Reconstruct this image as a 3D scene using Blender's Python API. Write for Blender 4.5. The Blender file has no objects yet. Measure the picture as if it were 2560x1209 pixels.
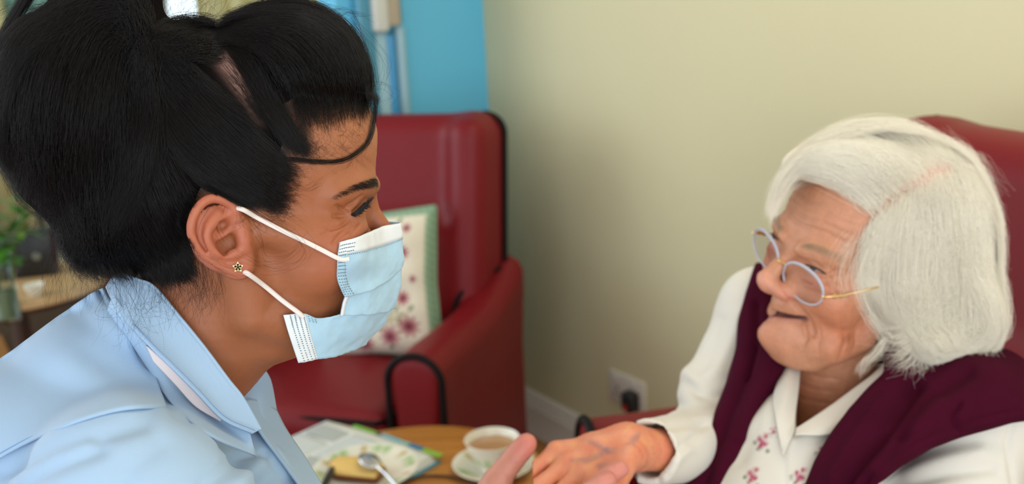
import bpy, bmesh, math, random
import numpy as np
from mathutils import Vector, Matrix, Quaternion, noise as mnoise
from mathutils.bvhtree import BVHTree
random.seed(7); rng = np.random.default_rng(11)
SC = bpy.context.scene
COL = SC.collection
# ------------------------------------------------------------------ camera
W, H, F = 2560.0, 1209.0, 2400.0
PITCH, ROLL, CAMZ = math.radians(13.5), math.radians(2.8), 1.30
_r0 = np.array([1, 0, 0.]); _u0 = np.array([0, math.sin(PITCH), math.cos(PITCH)]); _f0 = np.array([0, math.cos(PITCH), -math.sin(PITCH)])
CR = math.cos(ROLL) * _r0 - math.sin(ROLL) * _u0       # camera right
CU = math.cos(ROLL) * _u0 + math.sin(ROLL) * _r0       # camera up
CF = _f0
CO = np.array([0, 0, CAMZ])
cam = bpy.data.cameras.new('camera'); cam_o = bpy.data.objects.new('camera', cam); COL.objects.link(cam_o)
cam_o.matrix_world = Matrix(((CR[0], CU[0], -CF[0], 0), (CR[1], CU[1], -CF[1], 0), (CR[2], CU[2], -CF[2], CAMZ), (0, 0, 0, 1)))
cam.sensor_width = 36; cam.sensor_fit = 'HORIZONTAL'; cam.lens = F / W * 36; cam.clip_start = 0.02
cam.dof.use_dof = True; cam.dof.focus_distance = 0.672; cam.dof.aperture_fstop = 5.4
SC.camera = cam_o
# ------------------------------------------------------------------ world, lamps, exposure
wd = bpy.data.worlds.new('world'); SC.world = wd; wd.use_nodes = True
wd.node_tree.nodes['Background'].inputs[0].default_value = (0.80, 0.90, 1.0, 1)
wd.node_tree.nodes['Background'].inputs[1].default_value = 2.0
SC.view_settings.view_transform = 'Standard'; SC.view_settings.look = 'None'
SC.view_settings.gamma = 1; SC.view_settings.use_curve_mapping = False
SC.view_settings.exposure = -0.10
def area(name, loc, target, sx, sy, power, col):
    l = bpy.data.lights.new(name, 'AREA'); l.shape = 'RECTANGLE'; l.size = sx; l.size_y = sy; l.energy = power; l.color = col
    o = bpy.data.objects.new(name, l); COL.objects.link(o); o.location = loc
    d = Vector(target) - Vector(loc); o.rotation_euler = d.to_track_quat('-Z', 'Y').to_euler(); return o
area('ceiling_lamp_light', (0.55, 1.15, 2.45), (0.55, 1.2, 0), 1.1, 1.1, 12, (1.0, 0.93, 0.82))
area('bay_window_light', (2.3, -1.6, 1.75), (0.2, 1.4, 0.9), 1.6, 1.5, 10, (1.0, 0.98, 0.95))
area('front_fill_light', (0.35, -2.1, 1.30), (0.15, 1.4, 0.75), 2.0, 1.6, 28, (1.0, 0.98, 0.95))  # unseen fill lamp, added behind the camera to brighten the fronts
area('garden_window_light', (-2.6, 2.2, 1.8), (0.0, 1.2, 0.9), 1.5, 1.5, 20, (0.90, 0.97, 1.0))
# ------------------------------------------------------------------ helpers
def C2W(c):                      # camera-frame metres (x right, y down, z forward) -> world
    c = np.asarray(c, float)
    return CO + c[..., 0:1] * CR - c[..., 1:2] * CU + c[..., 2:3] * CF
def P(px, py, z):                # a photo pixel at a given depth (m) -> world point
    px, py, z = np.broadcast_arrays(np.asarray(px, float), np.asarray(py, float), np.asarray(z, float))
    return C2W(np.stack([(np.asarray(px, float) - W / 2) / F * z, (np.asarray(py, float) - H / 2) / F * z, z], -1))
def W2P(w):
    d = np.asarray(w, float) - CO
    x = d @ CR; y = -(d @ CU); z = d @ CF
    return np.stack([x / z * F + W / 2, y / z * F + H / 2, z], -1)
def ray(px, py):
    v = P(px, py, 1.0) - CO; return v / np.linalg.norm(v)
def on_z(px, py, z):             # pixel -> point on the horizontal plane at height z
    v = ray(px, py); return CO + v * ((z - CO[2]) / v[2])
def tag(o, label=None, cat=None, group=None, kind=None):
    if label: o['label'] = label
    if cat: o['category'] = cat
    if group: o['group'] = group
    if kind: o['kind'] = kind
    return o
def empty(name, loc, label=None, cat=None, group=None):
    o = bpy.data.objects.new(name, None); COL.objects.link(o); o.location = Vector([float(v) for v in loc]); o.empty_display_size = .05
    return tag(o, label, cat, group)
def link(name, me, mat, parent=None, smooth=True):
    o = bpy.data.objects.new(name, me); COL.objects.link(o)
    if mat is not None: me.materials.append(mat)
    if smooth and len(me.polygons): me.polygons.foreach_set('use_smooth', np.ones(len(me.polygons), bool))
    if parent is not None:
        o.parent = parent; o.matrix_parent_inverse = Matrix.Translation(-parent_loc(parent))
    return o
def parent_loc(p):
    v = Vector(p.location)
    if p.parent is not None: v = Vector((0, 0, 0)) if p.type != 'EMPTY' else v
    return v
def mesh(name, verts, faces):
    me = bpy.data.meshes.new(name)
    v = np.asarray(verts, np.float32).reshape(-1, 3)
    if isinstance(faces, np.ndarray):
        n, k = faces.shape
        me.vertices.add(len(v)); me.vertices.foreach_set('co', v.ravel())
        me.loops.add(n * k); me.loops.foreach_set('vertex_index', faces.astype(np.int32).ravel())
        me.polygons.add(n); me.polygons.foreach_set('loop_start', np.arange(0, n * k, k, dtype=np.int32))
        me.update(calc_edges=True)
    else:
        me.from_pydata([tuple(map(float, p)) for p in v], [], faces); me.update()
    return me
def setcol(me, name, cols):      # per-vertex pigment
    a = me.color_attributes.new(name, 'FLOAT_COLOR', 'POINT')
    c = np.ones((len(me.vertices), 4), np.float32); c[:, :cols.shape[1]] = cols; a.data.foreach_set('color', c.ravel())
# ---- small mesh builders -------------------------------------------------
class MB:
    def __init__(s): s.v = []; s.f = []
    def add(s, v, f):
        o = len(s.v); s.v += [tuple(map(float, p)) for p in v]; s.f += [tuple(int(i) + o for i in q) for q in f]; return s
    def box(s, x0, x1, y0, y1, z0, z1, M=None):
        v = [(x, y, z) for z in (z0, z1) for y in (y0, y1) for x in (x0, x1)]
        if M is not None: v = [tuple(M @ Vector(p)) for p in v]
        return s.add(v, [(0, 2, 3, 1), (4, 5, 7, 6), (0, 1, 5, 4), (1, 3, 7, 5), (3, 2, 6, 7), (2, 0, 4, 6)])
    def tube(s, pts, r, n=8, cap=True, closed=False, flat=1.0):
        pts = [Vector(p) for p in pts]; m = len(pts); r = r if hasattr(r, '__len__') else [r] * m
        o = len(s.v); nrm = None
        for i, p in enumerate(pts):
            a = pts[(i - 1) % m] if (closed or i > 0) else p; b = pts[(i + 1) % m] if (closed or i < m - 1) else p
            t = (b - a).normalized()
            if nrm is None: nrm = t.orthogonal().normalized()
            nrm = (nrm - t * nrm.dot(t)).normalized(); bi = t.cross(nrm)
            for k in range(n):
                an = 2 * math.pi * k / n; s.v.append(tuple(p + (nrm * math.cos(an) + bi * math.sin(an) * flat) * r[i]))
        for i in range(m if closed else m - 1):
            j = (i + 1) % m
            for k in range(n): k2 = (k + 1) % n; s.f.append((o + i * n + k, o + i * n + k2, o + j * n + k2, o + j * n + k))
        if cap and not closed:
            s.f.append(tuple(o + k for k in range(n))[::-1]); s.f.append(tuple(o + (m - 1) * n + k for k in range(n)))
        return s
    def lathe(s, prof, n=48, M=None):
        o = len(s.v); m = len(prof)
        for (r, z) in prof:
            for k in range(n):
                a = 2 * math.pi * k / n; p = Vector((r * math.cos(a), r * math.sin(a), z)); s.v.append(tuple(M @ p if M is not None else p))
        for i in range(m - 1):
            for k in range(n): k2 = (k + 1) % n; s.f.append((o + i * n + k, o + i * n + k2, o + (i + 1) * n + k2, o + (i + 1) * n + k))
        if prof[0][0] > 1e-6: s.f.append(tuple(o + k for k in range(n))[::-1])
        if prof[-1][0] > 1e-6: s.f.append(tuple(o + (m - 1) * n + k for k in range(n)))
        return s
    def build(s, name, mat, parent=None, smooth=True, bevel=0, seg=2):
        me = bpy.data.meshes.new(name); me.from_pydata(s.v, [], s.f)
        bm = bmesh.new(); bm.from_mesh(me)
        bmesh.ops.remove_doubles(bm, verts=bm.verts, dist=1e-6)
        if bevel: bmesh.ops.bevel(bm, geom=list(bm.edges), offset=bevel, segments=seg, affect='EDGES', profile=.5, clamp_overlap=True)
        bmesh.ops.recalc_face_normals(bm, faces=bm.faces); bm.to_mesh(me); bm.free()
        o = link(name, me, mat, parent, smooth)
        if smooth: shade_angle(me)
        return o
def shade_angle(me, ang=40):
    ca = math.cos(math.radians(ang)); bm = bmesh.new(); bm.from_mesh(me)
    for e in bm.edges:
        if len(e.link_faces) == 2 and e.link_faces[0].normal.dot(e.link_faces[1].normal) < ca: e.smooth = False
    bm.to_mesh(me); bm.free()
def catmull(pts, n):
    p = np.asarray(pts, float); m = len(p)
    if m == 2: t = np.linspace(0, 1, n)[:, None]; return p[0] * (1 - t) + p[1] * t
    q = np.vstack([2 * p[0] - p[1], p, 2 * p[-1] - p[-2]])
    u = np.linspace(0, m - 1 - 1e-9, n); i = u.astype(int); t = (u - i)[:, None]
    a, b, c, d = q[i], q[i + 1], q[i + 2], q[i + 3]
    return .5 * (2 * b + (c - a) * t + (2 * a - 5 * b + 4 * c - d) * t ** 2 + (3 * b - a - 3 * c + d) * t ** 3)
def loft(curves, nu, nv):        # rows of 3D control curves -> smooth grid (nv x nu)
    rows = np.array([catmull(c, nu) for c in curves])
    return np.stack([catmull(rows[:, j], nv) for j in range(nu)], 1)
def grid_mesh(G, thick=0.0, name='g'):
    nv, nu, _ = G.shape
    du = np.gradient(G, axis=1); dv = np.gradient(G, axis=0); n = np.cross(du, dv); n /= np.linalg.norm(n, axis=-1, keepdims=True) + 1e-12
    idx = np.arange(nu * nv).reshape(nv, nu)
    f = np.stack([idx[:-1, :-1], idx[:-1, 1:], idx[1:, 1:], idx[1:, :-1]], -1).reshape(-1, 4)
    if thick == 0: return mesh(name, G.reshape(-1, 3), f)
    v = np.vstack([(G + n * thick / 2).reshape(-1, 3), (G - n * thick / 2).reshape(-1, 3)]); N = nu * nv
    fs = [f, f[:, ::-1] + N]
    b = np.concatenate([idx[0, :], idx[1:, -1], idx[-1, -2::-1], idx[-2:0:-1, 0]]); b2 = np.roll(b, -1)
    fs.append(np.stack([b2, b, b + N, b2 + N], -1))
    return mesh(name, v, np.vstack(fs))
# ---- signed distance modelling + surface nets ------------------------------
def smin(a, b, k):
    if k <= 0: return np.minimum(a, b)
    h = np.maximum(k - np.abs(a - b), 0) / k
    return np.minimum(a, b) - h * h * k * .25
def smax(a, b, k): return -smin(-a, -b, k)
class SDF:
    def __init__(s, lo, hi, h):
        s.lo = np.array(lo, np.float32); s.h = h; s.n = (np.ceil((np.array(hi) - np.array(lo)) / h).astype(int) + 1)
        s.ax = [s.lo[i] + h * np.arange(s.n[i], dtype=np.float32) for i in range(3)]
        s.d = np.full(tuple(s.n), 50.0 * h + 0 * h, np.float32)
    def win(s, lo, hi):
        a = np.clip(np.floor((np.array(lo) - s.lo) / s.h).astype(int), 0, s.n); b = np.clip(np.ceil((np.array(hi) - s.lo) / s.h).astype(int) + 1, 0, s.n)
        sl = tuple(slice(a[i], b[i]) for i in range(3))
        g = np.meshgrid(s.ax[0][sl[0]], s.ax[1][sl[1]], s.ax[2][sl[2]], indexing='ij', sparse=True)
        return sl, g
    def put(s, f, lo, hi, k, mode):
        m = k + 3 * s.h; sl, g = s.win(np.array(lo) - m, np.array(hi) + m)
        if s.d[sl].size == 0: return s
        b = f(*g).astype(np.float32); a = s.d[sl]
        if mode == '+': s.d[sl] = smin(a, b, k)
        elif mode == '-': s.d[sl] = smax(a, -b, k)
        else: s.d[sl] = smax(a, b, k)
        return s
    def ell(s, c, r, k=0, mode='+', R=None):
        c = np.array(c, np.float32); r = np.array(r if hasattr(r, '__len__') else (r, r, r), np.float32)
        if R is None: ext = r; 
        else: R = np.array(R, np.float32); ext = np.sqrt(((R * r[None, :]) ** 2).sum(1))
        def f(x, y, z):
            x, y, z = x - c[0], y - c[1], z - c[2]
            if R is not None: x, y, z = R[0, 0] * x + R[1, 0] * y + R[2, 0] * z, R[0, 1] * x + R[1, 1] * y + R[2, 1] * z, R[0, 2] * x + R[1, 2] * y + R[2, 2] * z
            k0 = np.sqrt((x / r[0]) ** 2 + (y / r[1]) ** 2 + (z / r[2]) ** 2); k1 = np.sqrt((x / r[0] ** 2) ** 2 + (y / r[1] ** 2) ** 2 + (z / r[2] ** 2) ** 2)
            return k0 * (k0 - 1) / np.maximum(k1, 1e-6)
        return s.put(f, c - ext, c + ext, k, mode)
    def cap(s, a, b, ra, rb=None, k=0, mode='+'):
        a = np.array(a, np.float32); b = np.array(b, np.float32); rb = ra if rb is None else rb; ba = b - a; L = max(float(ba @ ba), 1e-12); R = max(ra, rb)
        def f(x, y, z):
            px, py, pz = x - a[0], y - a[1], z - a[2]
            t = np.clip((px * ba[0] + py * ba[1] + pz * ba[2]) / L, 0, 1)
            return np.sqrt((px - t * ba[0]) ** 2 + (py - t * ba[1]) ** 2 + (pz - t * ba[2]) ** 2) - (ra + (rb - ra) * t)
        return s.put(f, np.minimum(a, b) - R, np.maximum(a, b) + R, k, mode)
    def path(s, pts, r, k=0, mode='+', n=None, ki=None):     # chain of round cones, joined softly first
        p = np.array(pts, float); r = list(r) if hasattr(r, '__len__') else [r] * len(p)
        if n: rr = catmull(np.array(r)[:, None], n)[:, 0]; p = catmull(p, n); r = list(rr)
        R = max(r); lo = p.min(0) - R; hi = p.max(0) + R
        def f(x, y, z):
            d = None
            for i in range(len(p) - 1):
                a = p[i].astype(np.float32); ba = (p[i + 1] - p[i]).astype(np.float32); L = max(float(ba @ ba), 1e-12)
                px, py, pz = x - a[0], y - a[1], z - a[2]; t = np.clip((px * ba[0] + py * ba[1] + pz * ba[2]) / L, 0, 1)
                e = np.sqrt((px - t * ba[0]) ** 2 + (py - t * ba[1]) ** 2 + (pz - t * ba[2]) ** 2) - (r[i] + (r[i + 1] - r[i]) * t)
                d = e if d is None else (np.minimum(d, e) if not ki else smin(d, e, ki))
            return d
        return s.put(f, lo, hi, k, mode)
    def fn(s, f, lo=None, hi=None, k=0, mode='+'):
        return s.put(f, s.lo if lo is None else lo, s.ax and [a[-1] for a in s.ax] if hi is None else hi, k, mode)
    def mesh(s):
        d = s.d; ins = d < 0; n = s.n
        cnt = np.zeros(tuple(n - 1), np.int8)
        for i in (0, 1):
            for j in (0, 1):
                for k in (0, 1): cnt += ins[i:n[0] - 1 + i, j:n[1] - 1 + j, k:n[2] - 1 + k]
        cells = np.argwhere((cnt > 0) & (cnt < 8)); vid = np.full(tuple(n - 1), -1, np.int32); vid[tuple(cells.T)] = np.arange(len(cells))
        acc = np.zeros((len(cells), 3), np.float32); num = np.zeros(len(cells), np.float32)
        cx = cells.T
        for ax in range(3):
            o1, o2 = [(1, 2), (0, 2), (0, 1)][ax]
            for a in (0, 1):
                for b in (0, 1):
                    p = [cx[0].copy(), cx[1].copy(), cx[2].copy()]; p[o1] = p[o1] + a; p[o2] = p[o2] + b
                    q = [v.copy() for v in p]; q[ax] = q[ax] + 1
                    va, vb = d[tuple(p)], d[tuple(q)]; m = (va < 0) != (vb < 0)
                    t = np.where(m, va / np.where(m, va - vb, 1), 0)
                    off = np.zeros((len(cells), 3), np.float32); off[:, o1] = a; off[:, o2] = b; off[:, ax] = t
                    acc += off * m[:, None]; num += m
        v = s.lo + s.h * (cells + acc / np.maximum(num, 1)[:, None])
        faces = []
        for ax in range(3):
            o1, o2 = [(1, 2), (2, 0), (0, 1)][ax]
            sl0 = [slice(None)] * 3; sl1 = [slice(None)] * 3; sl0[ax] = slice(0, -1); sl1[ax] = slice(1, None)
            ch = ins[tuple(sl0)] != ins[tuple(sl1)]
            e = np.argwhere(ch); e = e[(e[:, o1] > 0) & (e[:, o2] > 0) & (e[:, o1] < n[o1] - 1) & (e[:, o2] < n[o2] - 1)]
            if not len(e): continue
            def vv(da, db): q = e.copy(); q[:, o1] -= da; q[:, o2] -= db; return vid[tuple(q.T)]
            f = np.stack([vv(1, 1), vv(0, 1), vv(0, 0), vv(1, 0)], -1)
            fl = ins[tuple(e.T)]
            faces.append(np.where(fl[:, None], f, f[:, ::-1]))
        return v, np.vstack(faces)
def scat(idx, val, n): return np.stack([np.bincount(idx, val[:, k], n) for k in range(3)], 1)
def laplace(v, f, it=2, lam=.5):
    n = len(v); a_ = f.ravel(); nx = np.roll(f, -1, 1).ravel(); pv = np.roll(f, 1, 1).ravel(); c = np.maximum(np.bincount(a_, minlength=n) * 2, 1)[:, None]
    for _ in range(it): v = v + lam * (scat(a_, v[nx].astype(float) + v[pv], n) / c - v)
    return v
def rbf_warp(v, src, dst, sig):
    src = np.asarray(src, float); D = np.asarray(dst, float) - src
    K = np.exp(-((src[:, None] - src[None]) ** 2).sum(-1) / (2 * sig ** 2)); Wt = np.linalg.solve(K + 1e-3 * np.eye(len(src)), D)
    out = v.copy()
    for i in range(len(src)): out += (np.exp(-((v - src[i]) ** 2).sum(-1) / (2 * sig ** 2))[:, None] * Wt[i]).astype(v.dtype)
    return out
def snoise(p, s, seed=0.0):      # smooth value noise from summed sines, for relief and pigment
    p = np.asarray(p) * s + seed
    return (np.sin(p[:, 0] * 1.7 + 1.3 * np.sin(p[:, 1] * 1.1 + seed)) + np.sin(p[:, 1] * 1.9 + 1.7 * np.sin(p[:, 2] * 1.3)) + np.sin(p[:, 2] * 1.5 + 1.1 * np.sin(p[:, 0] * 1.7 + 2.)) ) / 3
# ---- materials ------------------------------------------------------------
def mat(name, col, rough=.5, metal=0, spec=.5, noise=None, bump=None, sheen=0, sss=0, sssr=(1, .3, .15), coat=0, vcol=None, emis=None):
    m = bpy.data.materials.new(name); m.use_nodes = True; nt = m.node_tree; b = nt.nodes['Principled BSDF']
    b.inputs['Base Color'].default_value = (*col, 1); b.inputs['Roughness'].default_value = rough; b.inputs['Metallic'].default_value = metal
    b.inputs['Specular IOR Level'].default_value = spec; b.inputs['Sheen Weight'].default_value = sheen; b.inputs['Coat Weight'].default_value = coat
    if sheen: b.inputs['Sheen Roughness'].default_value = .5
    if sss: b.inputs['Subsurface Weight'].default_value = sss; b.inputs['Subsurface Radius'].default_value = sssr; b.inputs['Subsurface Scale'].default_value = .004
    if emis: b.inputs['Emission Color'].default_value = (*emis[0], 1); b.inputs['Emission Strength'].default_value = emis[1]
    tc = nt.nodes.new('ShaderNodeTexCoord'); src = None
    if vcol:
        a = nt.nodes.new('ShaderNodeVertexColor'); a.layer_name = vcol; src = a.outputs[0]; nt.links.new(src, b.inputs['Base Color'])
    if noise:                     # (scale, amount)
        n = nt.nodes.new('ShaderNodeTexNoise'); n.inputs['Scale'].default_value = noise[0]; n.inputs['Detail'].default_value = 6
        nt.links.new(tc.outputs['Object'], n.inputs['Vector'])
        r = nt.nodes.new('ShaderNodeMapRange'); r.inputs[1].default_value = .3; r.inputs[2].default_value = .7; r.inputs[3].default_value = 1 - noise[1]; r.inputs[4].default_value = 1 + noise[1]
        nt.links.new(n.outputs['Fac'], r.inputs[0])
        mx = nt.nodes.new('ShaderNodeMix'); mx.data_type = 'RGBA'; mx.blend_type = 'MULTIPLY'; mx.inputs[0].default_value = 1
        if src: nt.links.new(src, mx.inputs[6])
        else: mx.inputs[6].default_value = (*col, 1)
        nt.links.new(r.outputs[0], mx.inputs[7]); nt.links.new(mx.outputs[2], b.inputs['Base Color'])
    if bump:                      # (scale, strength, distance)
        n = nt.nodes.new('ShaderNodeTexNoise'); n.inputs['Scale'].default_value = bump[0]; n.inputs['Detail'].default_value = 4
        nt.links.new(tc.outputs['Object'], n.inputs['Vector'])
        bp = nt.nodes.new('ShaderNodeBump'); bp.inputs['Strength'].default_value = bump[1]; bp.inputs['Distance'].default_value = bump[2]
        nt.links.new(n.outputs['Fac'], bp.inputs['Height']); nt.links.new(bp.outputs[0], b.inputs['Normal'])
    return m
def srgb(r, g, b):
    f = lambda c: (c / 255 / 12.92) if c / 255 <= .04045 else ((c / 255 + .055) / 1.055) ** 2.4
    return (f(r), f(g), f(b))
# ================================================================== setting
CORN = np.array([-0.052, 2.97, 0.0]); WD = np.array([.545, -.838, 0]); BD = np.array([-.838, -.545, 0])   # corner; cream wall runs along WD, blue wall along BD
def frame(o, ex, ez=(0, 0, 1)):
    ex = Vector(ex).normalized(); ez = Vector(ez); ey = ez.cross(ex)
    return Matrix(((ex.x, ey.x, ez.x, o[0]), (ex.y, ey.y, ez.y, o[1]), (ex.z, ey.z, ez.z, o[2]), (0, 0, 0, 1)))
M_CREAM = mat('cream_paint', srgb(210, 203, 164), .8, bump=(220, .08, .002), noise=(2, .02))
M_BLUE = mat('blue_paint', srgb(98, 190, 226), .6, bump=(220, .08, .002))
M_WHITE = mat('white_gloss', srgb(214, 208, 196), .35)
M_CEIL = mat('ceiling_white', srgb(238, 236, 228), .8, bump=(150, .1, .002))
def wood_mat(name, c1, c2, scale, rough=.35, stretch=(1, 9, 9), coat=0):
    m = mat(name, c1, rough, coat=coat); nt = m.node_tree; b = nt.nodes['Principled BSDF']
    tc = nt.nodes.new('ShaderNodeTexCoord'); mp = nt.nodes.new('ShaderNodeMapping'); mp.inputs['Scale'].default_value = stretch
    n = nt.nodes.new('ShaderNodeTexNoise'); n.inputs['Scale'].default_value = scale; n.inputs['Detail'].default_value = 8; n.inputs['Distortion'].default_value = .6
    cr = nt.nodes.new('ShaderNodeValToRGB'); cr.color_ramp.elements[0].position = .3; cr.color_ramp.elements[0].color = (*c1, 1); cr.color_ramp.elements[1].position = .72; cr.color_ramp.elements[1].color = (*c2, 1)
    nt.links.new(tc.outputs['Object'], mp.inputs[0]); nt.links.new(mp.outputs[0], n.inputs[0]); nt.links.new(n.outputs['Fac'], cr.inputs[0]); nt.links.new(cr.outputs[0], b.inputs['Base Color'])
    return m
M_FLOOR = wood_mat('floor_boards', srgb(150, 96, 40), srgb(186, 128, 62), 3, .4)
M_TABLE = wood_mat('table_veneer', srgb(176, 114, 48), srgb(202, 142, 72), 5, .3, (1, 10, 10))
M_OAK = wood_mat('oak_top', srgb(186, 148, 96), srgb(208, 176, 128), 4, .4)
def struct(o): o['kind'] = 'structure'; return o
# floor: sub-floor plus single boards near the corner (the rest joins in the far stretch)
mb = MB(); mb.box(-4.2, 3.2, -2.5, 5.2, -.06, -.012); FLOOR = struct(mb.build('floor', mat('floor_joint', srgb(66, 42, 20), .7), smooth=False))
fm = frame((CORN[0], CORN[1], 0), WD)                     # boards run along the cream wall
board_me = None
rb = random.Random(3)
for row in range(0, 34):
    x = -1.3 - rb.random() * .9
    while x < 3.3:
        L = 1.25
        if board_me is None:
            q = MB(); q.box(0, L - .003, -.062, .062, -.012, 0.0); ob = q.build('plank', M_FLOOR, FLOOR, smooth=False, bevel=.0012, seg=1); board_me = ob.data
        else:
            ob = bpy.data.objects.new('plank', board_me); COL.objects.link(ob); ob.parent = FLOOR
        ob.matrix_world = fm @ Matrix.Translation((x, -.07 - row * .126, 0)); ob.matrix_parent_inverse = Matrix.Identity(4); ob.matrix_basis = ob.matrix_world
        x += L
def wallbox(name, o, d, L, z0, z1, t, m, side=1):
    M = frame((o[0], o[1], 0), d); q = MB(); q.box(0, L, 0 if side > 0 else -t, t if side > 0 else 0, z0, z1, M); return struct(q.build(name, m, smooth=False))
wallbox('wall_right', CORN + np.array([0, 0, 0]), WD, 4.6, 0, 2.5, .12, M_CREAM, 1)
wallbox('wall_back', CORN, BD, .475, 0, 2.5, .12, M_BLUE, -1)
q = MB(); q.box(-4.2, 3.2, -2.5, 5.2, 2.5, 2.6); struct(q.build('ceiling', M_CEIL, smooth=False))
# skirting board on the cream wall: moulded profile swept along the wall
def sweep_profile(name, o, d, L, prof, m, inward):
    M = frame((o[0], o[1], 0), d); n = len(prof); v = []
    for x in (0, L): v += [tuple(M @ Vector((x, inward * a, b))) for a, b in prof]
    f = [tuple(range(n))[::-1], tuple(range(n, 2 * n))] + [(i, (i + 1) % n, n + (i + 1) % n, n + i) for i in range(n)]
    q = MB(); q.add(v, f); return struct(q.build(name, m, smooth=False))
prof = [(0, 0), (.018, 0), (.018, .094), (.015, .1), (.015, .108), (.012, .114), (.009, .128), (.004, .138), (0, .14)]
sweep_profile('baseboard_right', CORN, WD, 4.6, prof, M_WHITE, -1)
sweep_profile('baseboard_back', CORN, BD, .475, prof, M_WHITE, 1)
# double socket with plug and lead
SM = frame(tuple(CORN + WD * .64 + np.array([0, 0, .287])), WD)   # local x along wall, -y into the room, z up
so = empty('wall_socket', CORN + WD * .64 + np.array([0, 0, .287]), 'white double wall socket low on the cream wall', 'socket')
q = MB(); q.box(-.073, .073, -.009, 0, -.043, .043, SM); q.build('faceplate', M_WHITE, so, bevel=.003)
for sx in (-.05, .024): q = MB(); q.box(sx, sx + .012, -.0125, -.008, .016, .034, SM); q.build('switch', M_WHITE, so, bevel=.0015)
for (hx, hz, w, h) in ((-.038, -.002, .003, .005), (-.049, -.019, .004, .003), (-.030, -.019, .004, .003)):
    q = MB(); q.box(hx - w, hx + w, -.0093, -.0085, hz - h, hz + h, SM); q.build('pin_hole', mat('hole', (.02, .02, .02), .6), so)
pl = empty('power_plug', CORN + WD * .672 + np.array([0, 0, .262]), 'black mains plug with a red fuse cover pushed into the wall socket', 'plug')
M_BLK = mat('black_plastic', (.012, .012, .013), .35)
q = MB(); PM = SM @ Matrix.Translation((.036, 0, -.012))
q.box(-.022, .022, -.045, -.0095, -.028, .026, PM); q.build('plug_body', M_BLK, pl, bevel=.009, seg=3)
q = MB(); q.box(-.008, .008, -.047, -.043, -.022, -.008, PM); q.build('fuse_cover', mat('red_plastic', (.5, .012, .012), .4), pl, bevel=.001)
q = MB(); q.tube([PM @ Vector((0, -.03, -.026)), PM @ Vector((0, -.031, -.045)), PM @ Vector((-.001, -.033, -.056))], [.009, .006, .005]); q.build('strain_relief', M_BLK, pl)
ld = catmull([PM @ Vector(v) for v in ((-.001, -.033, -.054), (-.008, -.036, -.085), (-.03, -.05, -.15), (-.03, -.09, -.24), (.05, -.14, -.264), (.3, -.2, -.266), (.6, -.2, -.266))], 40)
q = MB(); q.tube(ld, .0042, 8); tag(q.build('power_lead', mat('grey_flex', srgb(66, 84, 92), .45)), 'dark grey mains lead hanging from the plug below the wall socket', 'cable')
# ---- trunking, pipes and white box at the end of the blue wall
BM = frame(tuple(CORN), BD)                               # x along blue wall, y: +y = cross(z, BD)
sgn = 1 if (BM.to_3x3() @ Vector((0, 1, 0))).dot(Vector((0, -1, 0))) > 0 else -1
def bbox(name, x0, x1, y0, y1, z0, z1, m, parent=None, bevel=.004): q = MB(); q.box(x0, x1, sgn * y0 if sgn > 0 else -y1, sgn * y1 if sgn > 0 else -y0, z0, z1, BM); return q.build(name, m, parent, bevel=bevel)
M_BLUEG = mat('blue_gloss', srgb(60, 150, 205), .3); M_TEAL = mat('teal_gloss', srgb(70, 140, 165), .35); M_PALE = mat('pale_pipe', srgb(150, 190, 205), .25)
tb = empty('pipe_boxing', CORN + BD * .36, 'upright boxed pipes and trunking in blue and pale grey on the blue wall', 'pipes')
bbox('side_board', .385, .43, 0, .05, .14, 2.5, M_TEAL, tb); bbox('panel', .35, .385, 0, .045, .14, 1.262, M_PALE, tb)
q = MB(); q.tube([BM @ Vector((.337, sgn * .03, .14)), BM @ Vector((.337, sgn * .03, 1.25))], .016, 16); q.build('pipe', M_BLUEG, tb)
q = MB(); q.tube([BM @ Vector((.300, sgn * .024, .14)), BM @ Vector((.300, sgn * .024, 1.27))], .017, 16); q.build('pipe', M_PALE, tb)
bbox('board', .283, .298, 0, .02, 1.28, 2.5, M_TEAL, tb)
ub = empty('wall_unit', CORN + BD * .36 + np.array([0, 0, 1.27]), 'small white and beige box unit mounted above the pipes on the blue wall', 'box')
bbox('cover', .352, .395, 0, .075, 1.262, 1.62, mat('unit_white', srgb(206, 208, 200), .35), ub, .008)
bbox('side_cover', .312, .352, 0, .068, 1.275, 1.62, mat('unit_beige', srgb(176, 164, 142), .45), ub, .006)
# ---- far end of the room: window wall, curtains, light outside
FY = 4.7
M_CURT = mat('curtain_cream', srgb(214, 204, 150), .85, noise=(6, .05)); M_CURT2 = mat('curtain_grey', srgb(168, 158, 146), .85)
M_FRAME = mat('frame_white', srgb(228, 236, 236), .4)
M_GLASS = bpy.data.materials.new('window_glass'); M_GLASS.use_nodes = True
_b = M_GLASS.node_tree.nodes['Principled BSDF']; _b.inputs['Transmission Weight'].default_value = 1; _b.inputs['Roughness'].default_value = 0; _b.inputs['IOR'].default_value = 1.45; _b.inputs['Base Color'].default_value = (.93, 1, .98, 1)
def fbox(x0, x1, z0, z1, y0=FY, y1=FY + .15, m=M_CREAM): q = MB(); q.box(x0, x1, y0, y1, z0, z1); return q
q = fbox(-4.2, .9, 0, .72); q.box(-4.2, .9, FY, FY + .15, 2.2, 2.5); q.box(.3, .9, FY, FY + .15, .72, 2.2); q.box(-4.2, -3.9, FY, FY + .15, .72, 2.2)
struct(q.build('wall_front', M_CREAM, smooth=False))
wx = [-3.9, -2.5, -1.1, .3]
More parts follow.
